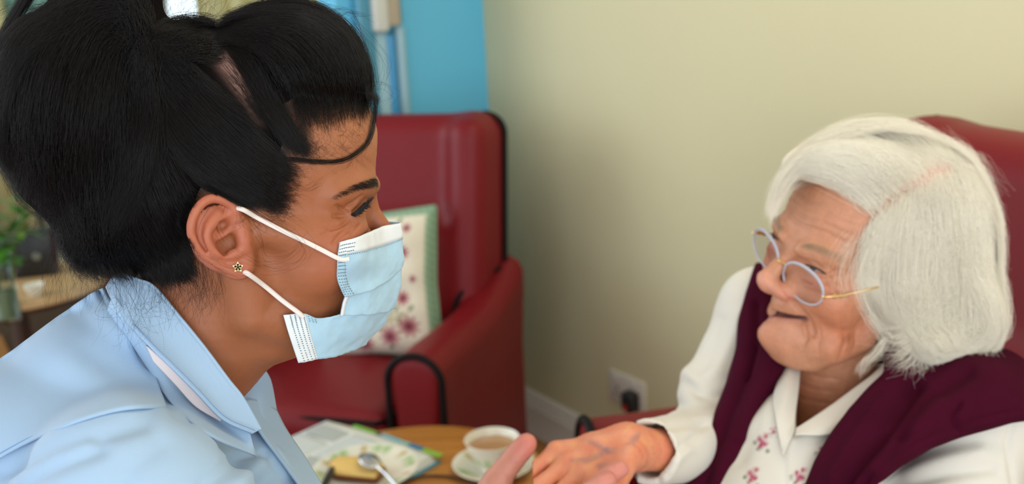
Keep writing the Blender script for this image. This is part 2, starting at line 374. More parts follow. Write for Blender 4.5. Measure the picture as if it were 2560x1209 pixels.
for i in range(3):
    a, b = wx[i], wx[i + 1]
    q = MB()
    for (x0, x1, z0, z1) in ((a, a + .07, .72, 2.2), (b - .07, b, .72, 2.2), (a, b, .72, .80), (a, b, 2.12, 2.2), ((a + b) / 2 - .035, (a + b) / 2 + .035, .72, 2.2)): q.box(x0, x1, FY + .02, FY + .09, z0, z1)
    wn = struct(q.build('window_%d' % (i + 1), M_FRAME, smooth=False))
    for (x0, x1) in ((a + .07, (a + b) / 2 - .035), ((a + b) / 2 + .035, b - .07)):
        q = MB(); q.box(x0, x1, FY + .05, FY + .056, .8, 2.12); q.build('pane', M_GLASS, wn, smooth=False)
def curtain(x0, x1, m, label, y=FY - .06):
    n = 60; v = []; f = []
    for i in range(n + 1):
        x = x0 + (x1 - x0) * i / n; yy = y + .03 * math.sin(i * .75) + .012 * math.sin(i * 1.9)
        v += [(x, yy, .25), (x, yy, 1.2), (x, yy, 2.3)]
    for i in range(n):
        for k in (0, 1): f.append((i * 3 + k, i * 3 + 3 + k, i * 3 + 4 + k, i * 3 + 1 + k))
    me = mesh('curtain', v, f); o = link('curtain', me, m); s = o.modifiers.new('s', 'SOLIDIFY'); s.thickness = .004
    return tag(o, label, 'curtain', 'curtains at the far windows')
curtain(-1.635, -1.565, M_CURT2, 'narrow grey-beige curtain gathered at the far window, above the crown of black hair'); curtain(-1.42, -.62, M_CURT, 'pale yellow curtain at the far window, just behind the swept-back black hair')
curtain(-2.75, -2.32, M_CURT, 'pale yellow curtain at the far window, leftmost at the top edge')
M_DIM_NET = bpy.data.materials.new('dimming_net'); M_DIM_NET.use_nodes = True; _n = M_DIM_NET.node_tree; _b = _n.nodes['Principled BSDF']; _b.inputs['Base Color'].default_value = (*srgb(176, 204, 194), 1); _b.inputs['Roughness'].default_value = .9
_tr = _n.nodes.new('ShaderNodeBsdfTranslucent'); _tr.inputs[0].default_value = (*srgb(176, 206, 196), 1); _mx = _n.nodes.new('ShaderNodeMixShader'); _mx.inputs[0].default_value = .6; _n.links.new(_b.outputs[0], _mx.inputs[1]); _n.links.new(_tr.outputs[0], _mx.inputs[2]); _n.links.new(_mx.outputs[0], _n.nodes['Material Output'].inputs[0])
curtain(-2.33, -1.63, M_DIM_NET, 'pale mint net curtain added to dim the far window, above the ponytail', FY - .02)  # net added to tone down the bright sky behind this window
# ================================================================== furniture
def rbox(c, half, r, Rm=None):
    c = np.array(c, np.float32); hf = np.array(half, np.float32) - r
    def f(x, y, z):
        x, y, z = x - c[0], y - c[1], z - c[2]
        if Rm is not None: x, y, z = Rm[0, 0] * x + Rm[1, 0] * y + Rm[2, 0] * z, Rm[0, 1] * x + Rm[1, 1] * y + Rm[2, 1] * z, Rm[0, 2] * x + Rm[1, 2] * y + Rm[2, 2] * z
        a, b, cc = np.abs(x) - hf[0], np.abs(y) - hf[1], np.abs(z) - hf[2]
        return np.sqrt(np.maximum(a, 0) ** 2 + np.maximum(b, 0) ** 2 + np.maximum(cc, 0) ** 2) + np.minimum(np.maximum(np.maximum(a, b), cc), 0) - r
    return f
def rotx(a): c, s = math.cos(a), math.sin(a); return np.array([[1, 0, 0], [0, c, -s], [0, s, c]], np.float32)
def rotz(a): c, s = math.cos(a), math.sin(a); return np.array([[c, -s, 0], [s, c, 0], [0, 0, 1]], np.float32)
M_RED = mat('burgundy_vinyl', srgb(116, 13, 22), .46, spec=.3, bump=(260, .10, .002), noise=(5, .06))
M_PIPE = mat('black_piping', (.006, .005, .005), .6, spec=.15)
M_LEG = mat('dark_leg', srgb(60, 34, 18), .4)
CH = 1.05                                                   # chair height
def chair_parts():
    """local: x lateral, y forward, z up"""
    out = []
    A = math.radians(9)
    s = SDF((-.4, -.42, .28), (.4, .05, 1.12), .009)
    s.fn(rbox((0, -.245, .68), (.335, .075, .375), .06, rotx(A)), k=0)
    for sx in (-1, 1): s.fn(rbox((sx * .285, -.205, .70), (.048, .085, .345), .045, rotx(A)), k=.05)
    s.fn(rbox((0, -.15, .60), (.22, .05, .19), .05, rotx(A)), k=.07)
    out.append(('backrest', s.mesh()))
    s = SDF((-.29, -.24, .30), (.29, .36, .56), .009); s.fn(rbox((0, .06, .405), (.245, .25, .065), .045)); s.ell((0, .06, .44), (.22, .24, .045), .04); out.append(('seat_cushion', s.mesh()))
    s = SDF((-.29, -.24, .08), (.29, .32, .38), .012); s.fn(rbox((0, .03, .23), (.25, .245, .115), .03)); out.append(('base', s.mesh()))
    for sx in (-1, 1):
        s = SDF((min(sx * .2, sx * .45), -.36, .06), (max(sx * .2, sx * .45), .36, .76), .008)
        def f(x, y, z):
            top = .605 + .10 * np.clip((-.02 - y) / .3, 0, 1) ** 2 + .02 * np.clip(-y / .3, 0, 1)
            wd_ = .052 + .010 * np.clip((z - .45) / .15, 0, 1)
            xx = np.abs(x - sx * (.312 + .022 * np.clip((.2 - y) / .45, 0, 1))) - (wd_ - .05); zz = z - (top - .05)
            q = np.sqrt(np.maximum(xx, 0) ** 2 + np.maximum(zz, 0) ** 2) - .05
            return np.maximum(np.maximum(np.maximum(q, np.minimum(xx - .05, 0) + q * 0 - 1), y - .30), np.maximum(-.27 - y, .10 - z))
        s.fn(f); s.d = smax(s.d, (s.ax[1][None, :, None] - .30).astype(np.float32) + 0 * s.d, .02)
        out.append(('armrest', s.mesh()))
    return out
_ch = chair_parts()
def arm_pts(sx, y):
    P_ = []
    for i in range(25):
        a = math.pi * i / 24; P_.append((sx * (.312) + .062 * math.cos(a), y, .548 + .06 * math.sin(a)))
    return [(P_[0][0], y, .12)] + P_ + [(P_[-1][0], y, .12)]
def armchair(O, d, label, h=1.05, lift=0.0):
    d = Vector((d[0], d[1], 0)).normalized(); xr = Vector((d.y, -d.x, 0))
    M = Matrix(((xr.x, d.x, 0, O[0]), (xr.y, d.y, 0, O[1]), (0, 0, 1, 0), (0, 0, 0, 1)))
    root = empty('armchair', (O[0], O[1], 0), label, 'armchair', 'burgundy vinyl armchairs')
    def tw(v):
        v = np.asarray(v, float).copy(); v[:, 2] = np.where(v[:, 2] > .66, .66 + (v[:, 2] - .66) * (h - .66) / (1.05 - .66), v[:, 2])
        v[:, 2] += lift * np.clip((v[:, 2] - .48) / .08, 0, 1) * np.clip((.80 - v[:, 2]) / .12, 0, 1)
        R = np.array(M.to_3x3()); return v @ R.T + np.array([O[0], O[1], 0])
    for nm, (v, f) in _ch:
        me = mesh(nm, tw(laplace(v, f, 3)), f); link(nm, me, M_RED, root)
    for sx in (-1, 1):
        q = MB(); q.tube(tw(arm_pts(sx, .292)), .0075, 8); q.build('arm_piping', M_PIPE, root)
        A = math.radians(9)
        bp = []
        for z in np.linspace(.60, 1.0, 20): bp.append((sx * .352, -.245 - .07 * 0 - (z - .68) * math.tan(A) + .0, z))
        for i in range(8): a = math.pi / 2 * i / 7; bp.append((sx * (.352 - .055 * (1 - math.cos(a))), -.245 - (1.0 - .68) * math.tan(A), 1.0 + .05 * math.sin(a)))
        q = MB(); q.tube(tw(catmull(bp, 60)), .0075, 8); q.build('back_piping', M_PIPE, root)
        jp = [(sx * .345, -.275, .655), (sx * .34, -.20, .662), (sx * .30, -.13, .645), (sx * .265, -.105, .60), (sx * .255, -.095, .52)]
        q = MB(); q.tube(tw(catmull(jp, 30)), .008, 8); q.build('seam_piping', M_PIPE, root)
    sp = [(-.245, -.1, .36), (-.24, .29, .36), (-.22, .315, .36), (.22, .315, .36), (.24, .29, .36), (.245, -.1, .36)]
    for z in (.358, .452):
        q = MB(); q.tube(tw([(x, y - .012, z) for x, y, _ in sp]), .0055, 8); q.build('cushion_piping', M_PIPE, root)
    for sx in (-.29, .29):
        for y in (-.22, .26):
            q = MB(); q.tube(tw([(sx, y, 0.0), (sx, y, .11)]), [.016, .024], 10); q.build('leg', M_LEG, root)
    return root
D1 = (-.30, -.954); O1 = (-.43, 2.275); ARMCHAIR = armchair(O1, D1, 'burgundy vinyl armchair with a floral cushion, beside the blue wall')
D2 = (-.985, -.17); armchair((.448, 1.185), D2, 'burgundy vinyl armchair that the person in the cardigan sits in', 1.10, .04)
armchair((-1.18, 3.64), (.3, -.95), 'burgundy vinyl armchair far back, mostly hidden behind the person in blue')
# ---- floral cushion on the first armchair
def cushion():
    n = 150; hw = .165; hh = .185
    u = np.linspace(-1, 1, n); U, V = np.meshgrid(u, u, indexing='xy')
    e = (1 - np.abs(U) ** 3.2).clip(0) * (1 - np.abs(V) ** 3.2).clip(0)
    pin = 1 - .07 * (1 - np.abs(V) ** 1) * 0 - .075 * (1 - np.abs(V)) * np.abs(U) ** 3; pin2 = 1 - .075 * (1 - np.abs(U)) * np.abs(V) ** 3
    X = U * hw * pin; Z = V * hh * pin2; T = .062 * e ** .42
    wob = .004 * np.sin(U * 9 + V * 3) * e + .003 * np.sin(V * 13) * e
    Yf = T + wob; Yb = -T
    dl = Vector((D1[0], D1[1], 0)).normalized(); xl = Vector((-dl.y, dl.x, 0))   # xl: image right
    c = Vector((*O1, 0)) + dl * (-.062) + xl * (.075); c.z = .655
    tilt = math.radians(13); up = Vector((0, 0, 1)) * math.cos(tilt) - dl * math.sin(tilt); fw = dl * math.cos(tilt) + Vector((0, 0, 1)) * math.sin(tilt)
    rl = math.radians(4); xl2 = xl * math.cos(rl) + up * math.sin(rl); up2 = up * math.cos(rl) - xl * math.sin(rl)
    def tw(X, Y, Z): return np.array(c)[None] + X.reshape(-1, 1) * np.array(xl2) + Y.reshape(-1, 1) * np.array(fw) + Z.reshape(-1, 1) * np.array(up2)
    v = np.vstack([tw(X, Yf, Z), tw(X, Yb, Z)]); idx = np.arange(n * n).reshape(n, n); N = n * n
    f = np.stack([idx[:-1, :-1], idx[:-1, 1:], idx[1:, 1:], idx[1:, :-1]], -1).reshape(-1, 4)
    me = mesh('cushion_cover', v, np.vstack([f, f[:, ::-1] + N]))
    base = np.array(srgb(226, 218, 196)); col = np.tile(base, (N, 1)); x = (U * hw).ravel(); z = (V * hh).ravel()
    def blob(cx, cz, r, c_, petals=0, ph=0, soft=.35, asp=1, ang=0):
        dx, dz = x - cx, z - cz; dx, dz = dx * math.cos(ang) + dz * math.sin(ang), (-dx * math.sin(ang) + dz * math.cos(ang)) * asp
        rr = np.sqrt(dx ** 2 + dz ** 2); th = np.arctan2(dz, dx); R = r * (1 + (.28 * np.cos(petals * th + ph) if petals else 0))
        w = np.clip((R - rr) / (soft * r), 0, 1)[:, None]; col[:] = col * (1 - w) + np.array(c_) * w
    g1, g2 = srgb(92, 128, 86), srgb(132, 142, 92); pk, dk = srgb(170, 92, 104), srgb(112, 52, 60); yl = srgb(214, 204, 150)
    fl = [(.055, .115, .024), (.095, .075, .017), (.105, .135, .012), (.03, .15, .014), (.045, -.05, .016), (.09, -.035, .018), (.10, -.105, .026), (.05, -.13, .027), (-.02, -.15, .024), (.07, .02, .011), (-.06, .09, .026), (-.09, -.02, .024), (-.1, -.12, .024), (-.04, .15, .018), (.12, .01, .01), (.0, -.06, .013), (.115, -.16, .014)]
    for (a, b, r) in [(.035, .055, .03), (.015, -.085, .034), (-.05, .02, .03), (.07, -.075, .018), (.075, .085, .02)]:
        for k in range(5): blob(a + .016 * math.cos(k * 1.3), b + .016 * math.sin(k * 1.3), r * .62, g1 if k % 2 else g2, 0, 0, .4, 2.6, k * 1.26)
        blob(a - .012, b - .01, r * .5, yl, 5)
    for (a, b, r) in fl: blob(a, b, r, pk, 9, a * 40, .3); blob(a, b, r * .42, dk)
    for (a, b) in ((.06, .05), (.05, -.16), (.11, -.06), (.085, .155)): blob(a, b, .012, g1, 0, 0, .4, 2.2, .8)
    edge = np.maximum(np.abs(U), np.abs(V)).ravel(); stripes = (.5 + .5 * np.sin((U * 60 + V * 60).ravel()))
    wv = np.clip((edge - .885) / .03, 0, 1) * np.where((V.ravel() < -.9) & (np.abs(U.ravel()) < .9), 0, 1)
    gc = np.array(srgb(112, 156, 122)) * (1 - .35 * stripes[:, None]) + np.array(srgb(200, 205, 185)) * (.35 * stripes[:, None])
    col = col * (1 - wv[:, None]) + gc * wv[:, None]
    setcol(me, 'print', np.vstack([col, np.tile(base, (N, 1))]))
    cu = empty('cushion', tuple(c), 'floral cushion with green border leaning in the burgundy armchair', 'cushion')
    link('cushion_cover', me, mat('cushion_print', (1, 1, 1), .8, vcol='print', bump=(500, .2, .001), sheen=.1), cu)
    rim = [(a, b) for a, b in zip(np.r_[u, np.ones(n), u[::-1], -np.ones(n)], np.r_[np.ones(n), u[::-1], -np.ones(n), u])][::4]
    rim = np.array(rim); rx = rim[:, 0] * hw * (1 - .075 * (1 - np.abs(rim[:, 1])) * np.abs(rim[:, 0]) ** 3); rz = rim[:, 1] * hh * (1 - .075 * (1 - np.abs(rim[:, 0])) * np.abs(rim[:, 1]) ** 3)
    q = MB(); q.tube(tw(rx, 0 * rx, rz), .004, 6, closed=True); q.build('piping', mat('cushion_green', srgb(120, 158, 128), .8), cu)
cushion()
# ---- round wooden side table and what stands on it
TC = np.array([-.20, 1.545]); TH = .50
tt = empty('side_table', (TC[0], TC[1], 0), 'small round wooden side table between the two people', 'table')
q = MB(); q.lathe([(.0, TH - .024), (.235, TH - .024), (.25, TH - .018), (.252, TH - .010), (.25, TH - .003), (.245, TH), (0, TH)], 96, Matrix.Translation((TC[0], TC[1], 0))); q.build('table_top', M_TABLE, tt)
q = MB(); q.lathe([(0, .06), (.03, .06), (.022, .12), (.028, .3), (.05, TH - .024), (0, TH - .024)], 24, Matrix.Translation((TC[0], TC[1], 0))); q.build('pedestal', M_TABLE, tt)
for k in range(3):
    a = k * 2.094 + .4; q = MB(); q.tube(catmull([(TC[0], TC[1], .11), (TC[0] + .1 * math.cos(a), TC[1] + .1 * math.sin(a), .09), (TC[0] + .2 * math.cos(a), TC[1] + .2 * math.sin(a), .018)], 10), [.02] * 5 + [.016] * 5, 8); q.build('leg', M_TABLE, tt)
M_CHINA = mat('bone_china', srgb(236, 234, 218), .12, coat=.4)
def decal_paint(me, spots, base, local):        # small printed flowers and leaves as pigment on the glaze
    v = np.empty(len(me.vertices) * 3, np.float32); me.vertices.foreach_get('co', v); v = v.reshape(-1, 3) - np.array(local, np.float32)
    col = np.tile(np.array(base), (len(v), 1))
    for (p, r, c_) in spots:
        w = np.clip((r - np.sqrt(((v - np.array(p)) ** 2).sum(1))) / (.5 * r), 0, 1)[:, None]; col = col * (1 - w) + np.array(c_) * w
    setcol(me, 'print', col)
M_CHINAP = mat('printed_china', (1, 1, 1), .12, vcol='print', coat=.4)
GRN, OCH, PNK = srgb(150, 190, 120), srgb(190, 160, 70), srgb(196, 120, 110)
sauc = np.append(on_z(1234, 1166, TH + .012)[:2], TH)
base_c = srgb(236, 234, 218)
def leafspots(r, n, z, seed, ph=0):
    rr = random.Random(seed); out = []
    for k in range(n):
        a = ph + 2 * math.pi * k / n
        for j in range(7):
            b = a + j * .07; out.append(((r * math.cos(b) * (1 + .05 * math.sin(j * 2)), r * math.sin(b) * (1 + .05 * math.sin(j * 2)), z), .0075, GRN))
        out.append(((r * math.cos(a + .6), r * math.sin(a + .6), z), .009, OCH)); out.append(((r * .96 * math.cos(a - .15), r * .96 * math.sin(a - .15), z), .007, OCH))
    return out
q = MB(); q.lathe([(0, .004), (.028, .004), (.03, 0), (.034, 0), (.036, .004), (.066, .016), (.073, .021), (.0735, .0225), (.072, .023), (.06, .018), (.034, .0075), (0, .0065)], 96, Matrix.Translation(Vector(sauc)))
o = q.build('saucer', M_CHINAP); decal_paint(o.data, leafspots(.056, 4, .016, 1, .3), base_c, sauc); tag(o, 'white china saucer with green and ochre leaf print under the teacup', 'saucer')
cupc = sauc + np.array([0, 0, .0072])
cu = empty('teacup', tuple(cupc), 'white china teacup with leaf print and milky tea', 'cup')
pr_o = [(0, 0), (.022, 0), (.024, .004), (.022, .008), (.028, .014), (.038, .026), (.0445, .042), (.0485, .057), (.0495, .0595), (.0485, .060)]
pr_i = [(.047, .058), (.043, .043), (.036, .027), (.026, .0155), (0, .012)]
q = MB(); q.lathe(pr_o + pr_i, 96, Matrix.Translation(Vector(cupc))); o = q.build('cup_body', M_CHINAP, cu)
spots = []
for k in range(5):
    a = k * 1.2566 + .25
    for j in range(5): spots.append(((.040 * math.cos(a + j * .12), .040 * math.sin(a + j * .12), .030 + .004 * math.sin(j)), .0075, GRN))
    spots.append(((.0415 * math.cos(a - .22), .0415 * math.sin(a - .22), .036), .0085, OCH)); spots.append(((.037 * math.cos(a - .35), .037 * math.sin(a - .35), .026), .007, srgb(170, 130, 60)))
decal_paint(o.data, spots, base_c, cupc)
q = MB(); q.lathe([(0, .0455), (.0438, .0455), (.0438, .0452), (0, .0452)], 64, Matrix.Translation(Vector(cupc))); q.build('tea', mat('milky_tea', srgb(176, 138, 100), .12), cu)
q = MB(); q.tube(catmull([cupc + np.array(v) for v in ((.040, .010, .047), (.058, .014, .052), (.068, .017, .040), (.058, .014, .025), (.036, .009, .022))], 24), .0034, 8); q.build('handle', M_CHINA, cu)
# magazine: stack of page sheets folded open, coloured cover edges beneath
mz = TH + .001
mA = on_z(820, 1050, TH + .012)[:2]; mR = on_z(1088, 1140, TH + .012)[:2]
ex = (mR - mA); Lm = np.linalg.norm(ex); ex /= Lm; ey = np.array([ex[1], -ex[0]])
if ey[1] > 0: ey = -ey
mg = empty('magazine', (mA[0], mA[1], mz), 'open magazine with printed white pages on the side table, under the cake plate', 'magazine')
M_PAGE = mat('page_paper', srgb(226, 230, 224), .45); M_TXT = mat('print_grey', srgb(178, 186, 184), .6); M_PIC = mat('page_picture', srgb(205, 214, 214), .5)
def mpt(u, v, z): p = mA + ex * u + ey * v; return (p[0], p[1], z)
def sheet(u0, u1, v0, v1, z, t, m, nm, bow=0.0):
    n = 14; G = np.array([[mpt(u0 + (u1 - u0) * i / n, v0 + (v1 - v0) * j / n, z + bow * math.sin(math.pi * i / n) * (1 - .0 * j / n)) for i in range(n + 1)] for j in range(n + 1)])
    return link(nm, grid_mesh(G, t), m, mg)
Lx = Lm
sheet(0, Lx + .012, -.004, .215, mz + .0015, .002, mat('cover_teal', srgb(70, 150, 170), .35), 'cover', .002)
for (a, b, c_) in ((.07, .135, srgb(110, 180, 50)), (.135, .150, srgb(50, 70, 60)), (.15, .2, srgb(110, 185, 205)), (.2, .225, srgb(140, 190, 180)), (.225, .262, srgb(50, 120, 160)), (.262, Lx + .012, srgb(140, 180, 60))):
    sheet(a, b, -.011, .004, mz + .0135, .003, mat('cover_print', c_, .35), 'cover_strip', .0)
for k in range(5): sheet(.001 * k, Lx + .006 - .002 * k, .002 + .0012 * k, .213, mz + .0045 + .0022 * k, .0016, M_PAGE, 'page', .003 + .0006 * k)
zt = mz + .0157
for (u0, u1, v0, v1) in ((.018, .10, .03, .075), (.018, .10, .085, .2), (.112, .19, .03, .13), (.112, .19, .14, .2), (.2, .262, .03, .2)):
    sheet(u0, min(u1, Lx - .01), v0, v1, zt + .0012 + .0052 * math.sin(math.pi * (u0 + u1) / 2 / Lx) - .0012, .0004, M_PIC if v1 - v0 > .09 else M_TXT, 'print_block', .0012)
# plate with cake slice, spoon and black-handled knife
plc = np.append(on_z(915, 1178, TH + .03)[:2], TH + .0225)
q = MB(); q.lathe([(0, .003), (.05, .003), (.052, 0), (.056, 0), (.058, .004), (.086, .014), (.0925, .0165), (.093, .018), (.091, .0185), (.08, .0145), (.06, .008), (0, .0065)], 96, Matrix.Translation(Vector(plc)))
o = q.build('cake_plate', M_CHINAP); decal_paint(o.data, leafspots(.076, 6, .0135, 2, .1), base_c, plc); tag(o, 'white china plate with leaf print holding the cake, on the magazine', 'plate')
def cake():
    s = SDF((-.07, -.045, -.002), (.07, .045, .05), .0015)
    s.fn(rbox((0, 0, .0105), (.050, .030, .009), .006)); s.ell((-.008, .002, .018), (.046, .022, .008), .008); s.ell((.048, .022, .02), (.016, .012, .02), .006, '-'); s.ell((-.05, -.024, .02), (.014, .010, .02), .006, '-')
    v, f = s.mesh(); nz = snoise(v, 500) * .0008 + snoise(v, 1100, 3) * .0004; v = v + np.c_[nz, nz, nz]
    crust = np.clip((np.abs(v[:, 0]) - .046) / .004, 0, 1) + np.clip((-v[:, 1] - .023) / .004 * (v[:, 2] < .013), 0, 1) + np.clip((.007 - v[:, 2]) / .004, 0, 1); crust = np.clip(crust, 0, 1)
    c = np.array(srgb(226, 190, 112)) * (1 - crust[:, None]) + np.array(srgb(122, 64, 26)) * crust[:, None]
    hole = np.clip(snoise(v, 700, 1.) * 2 - .8, 0, 1)[:, None]; c = c * (1 - .25 * hole)
    ang = -.28; R = rotz(ang); w = v @ np.array(R).T + plc + np.array([-.012, -.012, .0085])
    me = mesh('cake_slice', w, f); setcol(me, 'print', c); o = link('cake_slice', me, mat('sponge', (1, 1, 1), .85, vcol='print'))
    tag(o, 'slice of yellow cake with brown crust on the china plate', 'cake')
cake()
M_STEEL = mat('steel', (.62, .64, .66), .16, 1.0)
def spoon():
    a = P(930, 1150, 1.70); b = P(985, 1212, 1.665)
    a = np.array([*on_z(924, 1150, TH + .066)[:2], TH + .066]); b = np.array([*on_z(990, 1215, TH + .050)[:2], TH + .050])
    d = (b - a); d /= np.linalg.norm(d); sd = np.cross(d, (0, 0, 1)); sd /= np.linalg.norm(sd); up = np.cross(sd, d)
    G = np.zeros((13, 17, 3))
    for j in range(13):
        r = j / 12
        for i in range(17):
            th = 2 * math.pi * i / 16; G[j, i] = a + d * ((.025 * r * math.cos(th))) + sd * (.017 * r * math.sin(th)) + up * (.006 * (1 - r * r))
    sp = empty('teaspoon', tuple(a), 'steel teaspoon lying bowl down across the cake slice', 'spoon')
    link('spoon_bowl', grid_mesh(G, .0012), M_STEEL, sp)
    q = MB(); hp = catmull([a + d * .019 + up * .001, a + d * .04 + up * .004, a + d * .08 + up * .004, a + d * .125 - up * .002], 16); q.tube(hp, [.0022] * 8 + [.0026, .003, .0034, .0038, .0042, .0044, .0042, .003], 10, flat=.5); q.build('spoon_handle', M_STEEL, sp)
spoon()
def knife():
    a = np.array([*on_z(836, 1166, TH + .044)[:2], TH + .044]); b = np.array([*on_z(806, 1218, TH + .052)[:2], TH + .052])
    d = (b - a) / np.linalg.norm(b - a); kn = empty('table_knife', tuple(a), 'small knife with black handle resting on the plate rim', 'knife')
    q = MB(); q.tube([a, a + d * .004, a + d * .03, a + d * .07, a + d * .09], [.004, .0075, .008, .0075, .005], 14, flat=.8); q.build('knife_handle', M_BLK, kn)
    q = MB(); q.tube([a + d * .09, a + d * .13, a + d * .17], [.006, .007, .002], 8, flat=.18); q.build('blade', M_STEEL, kn)
knife()
cab = [on_z(x, y, TH + .003) for x, y in ((985, 1222), (1020, 1200), (1065, 1189), (1115, 1190), (1160, 1199), (1200, 1207), (1260, 1216))]
q = MB(); q.tube(catmull(cab, 40), .0022, 8); tag(q.build('thin_cable', mat('brown_flex', srgb(60, 42, 24), .5)), 'thin dark cable curving across the side table beside the saucer', 'cable')
# ---- left background: reading table, tray table, vase with plant, black radio
bt = empty('round_table', (-1.57, 2.92, 0), 'pale oak round table behind the blue tunic\'s shoulder', 'table')
TB = Matrix.Translation((-1.57, 2.92, -.056))
q = MB(); q.lathe([(0, .565), (.262, .565), (.272, .572), (.272, .592), (.266, .6), (0, .6)], 72, TB); q.build('table_top', M_OAK, bt)
q = MB(); q.lathe([(.272, .563), (.274, .565), (.274, .575), (.272, .577)], 72, TB); q.build('edge_band', M_LEG, bt)
q = MB(); q.lathe([(0, .056), (.16, .056), (.16, .076), (.03, .096), (.025, .55), (0, .565)], 24, TB); q.build('pedestal', M_LEG, bt)
o = MB().lathe([(0, 0), (.018, 0), (.03, .03), (.028, .031), (.016, .003), (0, .003)], 24, Matrix.Translation((*on_z(88, 735, .545)[:2], .545))).build('small_bowl', M_CHINA); tag(o, 'small white bowl on the pale oak round table', 'bowl')
rd = empty('radio', (-1.58, 3.02, .544), 'black box radio standing on the pale oak round table', 'radio')
RM = frame((-1.58, 3.02, .545), (.95, .3, 0)); q = MB(); q.box(-.1, .1, -.05, .05, 0, .14, RM); q.build('radio_body', M_BLK, rd, bevel=.008)
q = MB(); q.box(-.09, .0, -.054, -.048, .02, .12, RM); q.build('speaker_grille', mat('dark_grille', (.03, .03, .03), .7, bump=(900, .4, .002)), rd)
q = MB(); q.lathe([(0, 0), (.014, 0), (.013, .012), (0, .012)], 20, RM @ Matrix.Translation((.05, -.05, .07)) @ Matrix.Rotation(math.pi / 2, 4, 'X')); q.build('dial', M_STEEL, rd)
# low table in front with papers and the plant
lt = empty('low_table', (-1.22, 2.0, 0), 'low wooden table with papers at the far left edge', 'table')
q = MB(); q.box(-1.75, -.92, 1.72, 2.16, .47, .5); q.build('table_top', M_OAK, lt, bevel=.004)
for x in (-1.7, -.98):
    for y in (1.77, 2.11): q = MB(); q.box(x - .02, x + .02, y - .02, y + .02, 0, .47); q.build('leg', M_OAK, lt)
for i, (x, y, a, c_, lb) in enumerate(((-1.06, 2.05, .3, srgb(232, 232, 222), 'white newspaper sheet lying on the low wooden table'), (-1.10, 1.90, -.4, srgb(214, 190, 170), 'pinkish leaflet lying on the low wooden table'), (-1.04, 1.90, .1, srgb(216, 226, 230), 'pale blue leaflet nearest the edge of the low wooden table'))):
    q = MB(); q.box(-.1, .1, -.07, .07, 0, .004, Matrix.Translation((x, y, .5005 + i * .0045)) @ Matrix.Rotation(a, 4, 'Z')); tag(q.build('paper', mat('paper', c_, .7), smooth=False), lb, 'paper')
vp = np.array([*on_z(22, 800, .5)[:2], .5]); vs = empty('vase', tuple(vp), 'clear glass vase holding the leafy plant at the left edge', 'vase')
q = MB(); q.lathe([(0, .0), (.034, 0), (.038, .01), (.036, .1), (.042, .19), (.0395, .19), (.0335, .1), (.0355, .012), (0, .01)], 40, Matrix.Translation(Vector(vp))); q.build('glass_body', M_GLASS, vs)
q = MB(); q.lathe([(0, .0105), (.0352, .0125), (.0333, .09), (0, .09)], 40, Matrix.Translation(Vector(vp)))
q.build('water', mat('water', srgb(120, 140, 110), .05), vs)
pt = empty('leafy_plant', tuple(vp + np.array([0, 0, .05])), 'bright green leafy plant standing in the glass vase', 'plant')
M_LEAF = mat('leaf_green', srgb(70, 128, 36), .45, noise=(40, .25)); M_LEAF2 = mat('leaf_pale', srgb(120, 160, 60), .45, noise=(40, .2)); M_STEM = mat('stem_green', srgb(78, 110, 40), .5)
def leaf_mesh():
    n = 9; G = np.zeros((n, 5, 3))
    for i in range(n):
        t = i / (n - 1); w = .5 * math.sin(math.pi * min(1, t * .97 + .03)) ** .8 * (1 - .25 * t)
        for j in range(5): s_ = (j - 2) / 2; G[i, j] = (s_ * w * .55, t, -.22 * t * t + .10 * abs(s_) * w)
    return grid_mesh(G, .012, 'leaf')
LEAF = leaf_mesh(); LEAF.materials.append(M_LEAF); LEAF2 = LEAF.copy(); LEAF2.materials.clear(); LEAF2.materials.append(M_LEAF2)
for me_ in (LEAF, LEAF2): me_.polygons.foreach_set('use_smooth', np.ones(len(me_.polygons), bool))
rl_ = random.Random(5)
for sidx in range(9):
    a = rl_.uniform(0, 6.28); sp_ = rl_.uniform(.04, .17); hgt = rl_.uniform(.22, .42)
    top = vp + np.array([sp_ * math.cos(a), sp_ * math.sin(a), .05 + hgt]); b = vp + np.array([.012 * math.cos(a), .012 * math.sin(a), .02]); mid = (b + top) / 2 + np.array([-.02 * math.cos(a), -.02 * math.sin(a), .03])
    sp_pts = catmull([b, mid, top], 16); q = MB(); q.tube(sp_pts, .0022, 6); q.build('stem', M_STEM, pt)
    for k in range(6, 16):
        o = bpy.data.objects.new('leaf', LEAF if rl_.random() < .7 else LEAF2); COL.objects.link(o); o.parent = pt; o.matrix_parent_inverse = Matrix.Translation(-pt.location)
        sc_ = rl_.uniform(.05, .085)
        o.matrix_basis = Matrix.Translation(Vector(sp_pts[k])) @ Matrix.Rotation(rl_.uniform(0, 6.28), 4, 'Z') @ Matrix.Rotation(rl_.uniform(-.3, .7), 4, 'X') @ Matrix.Scale(sc_, 4)
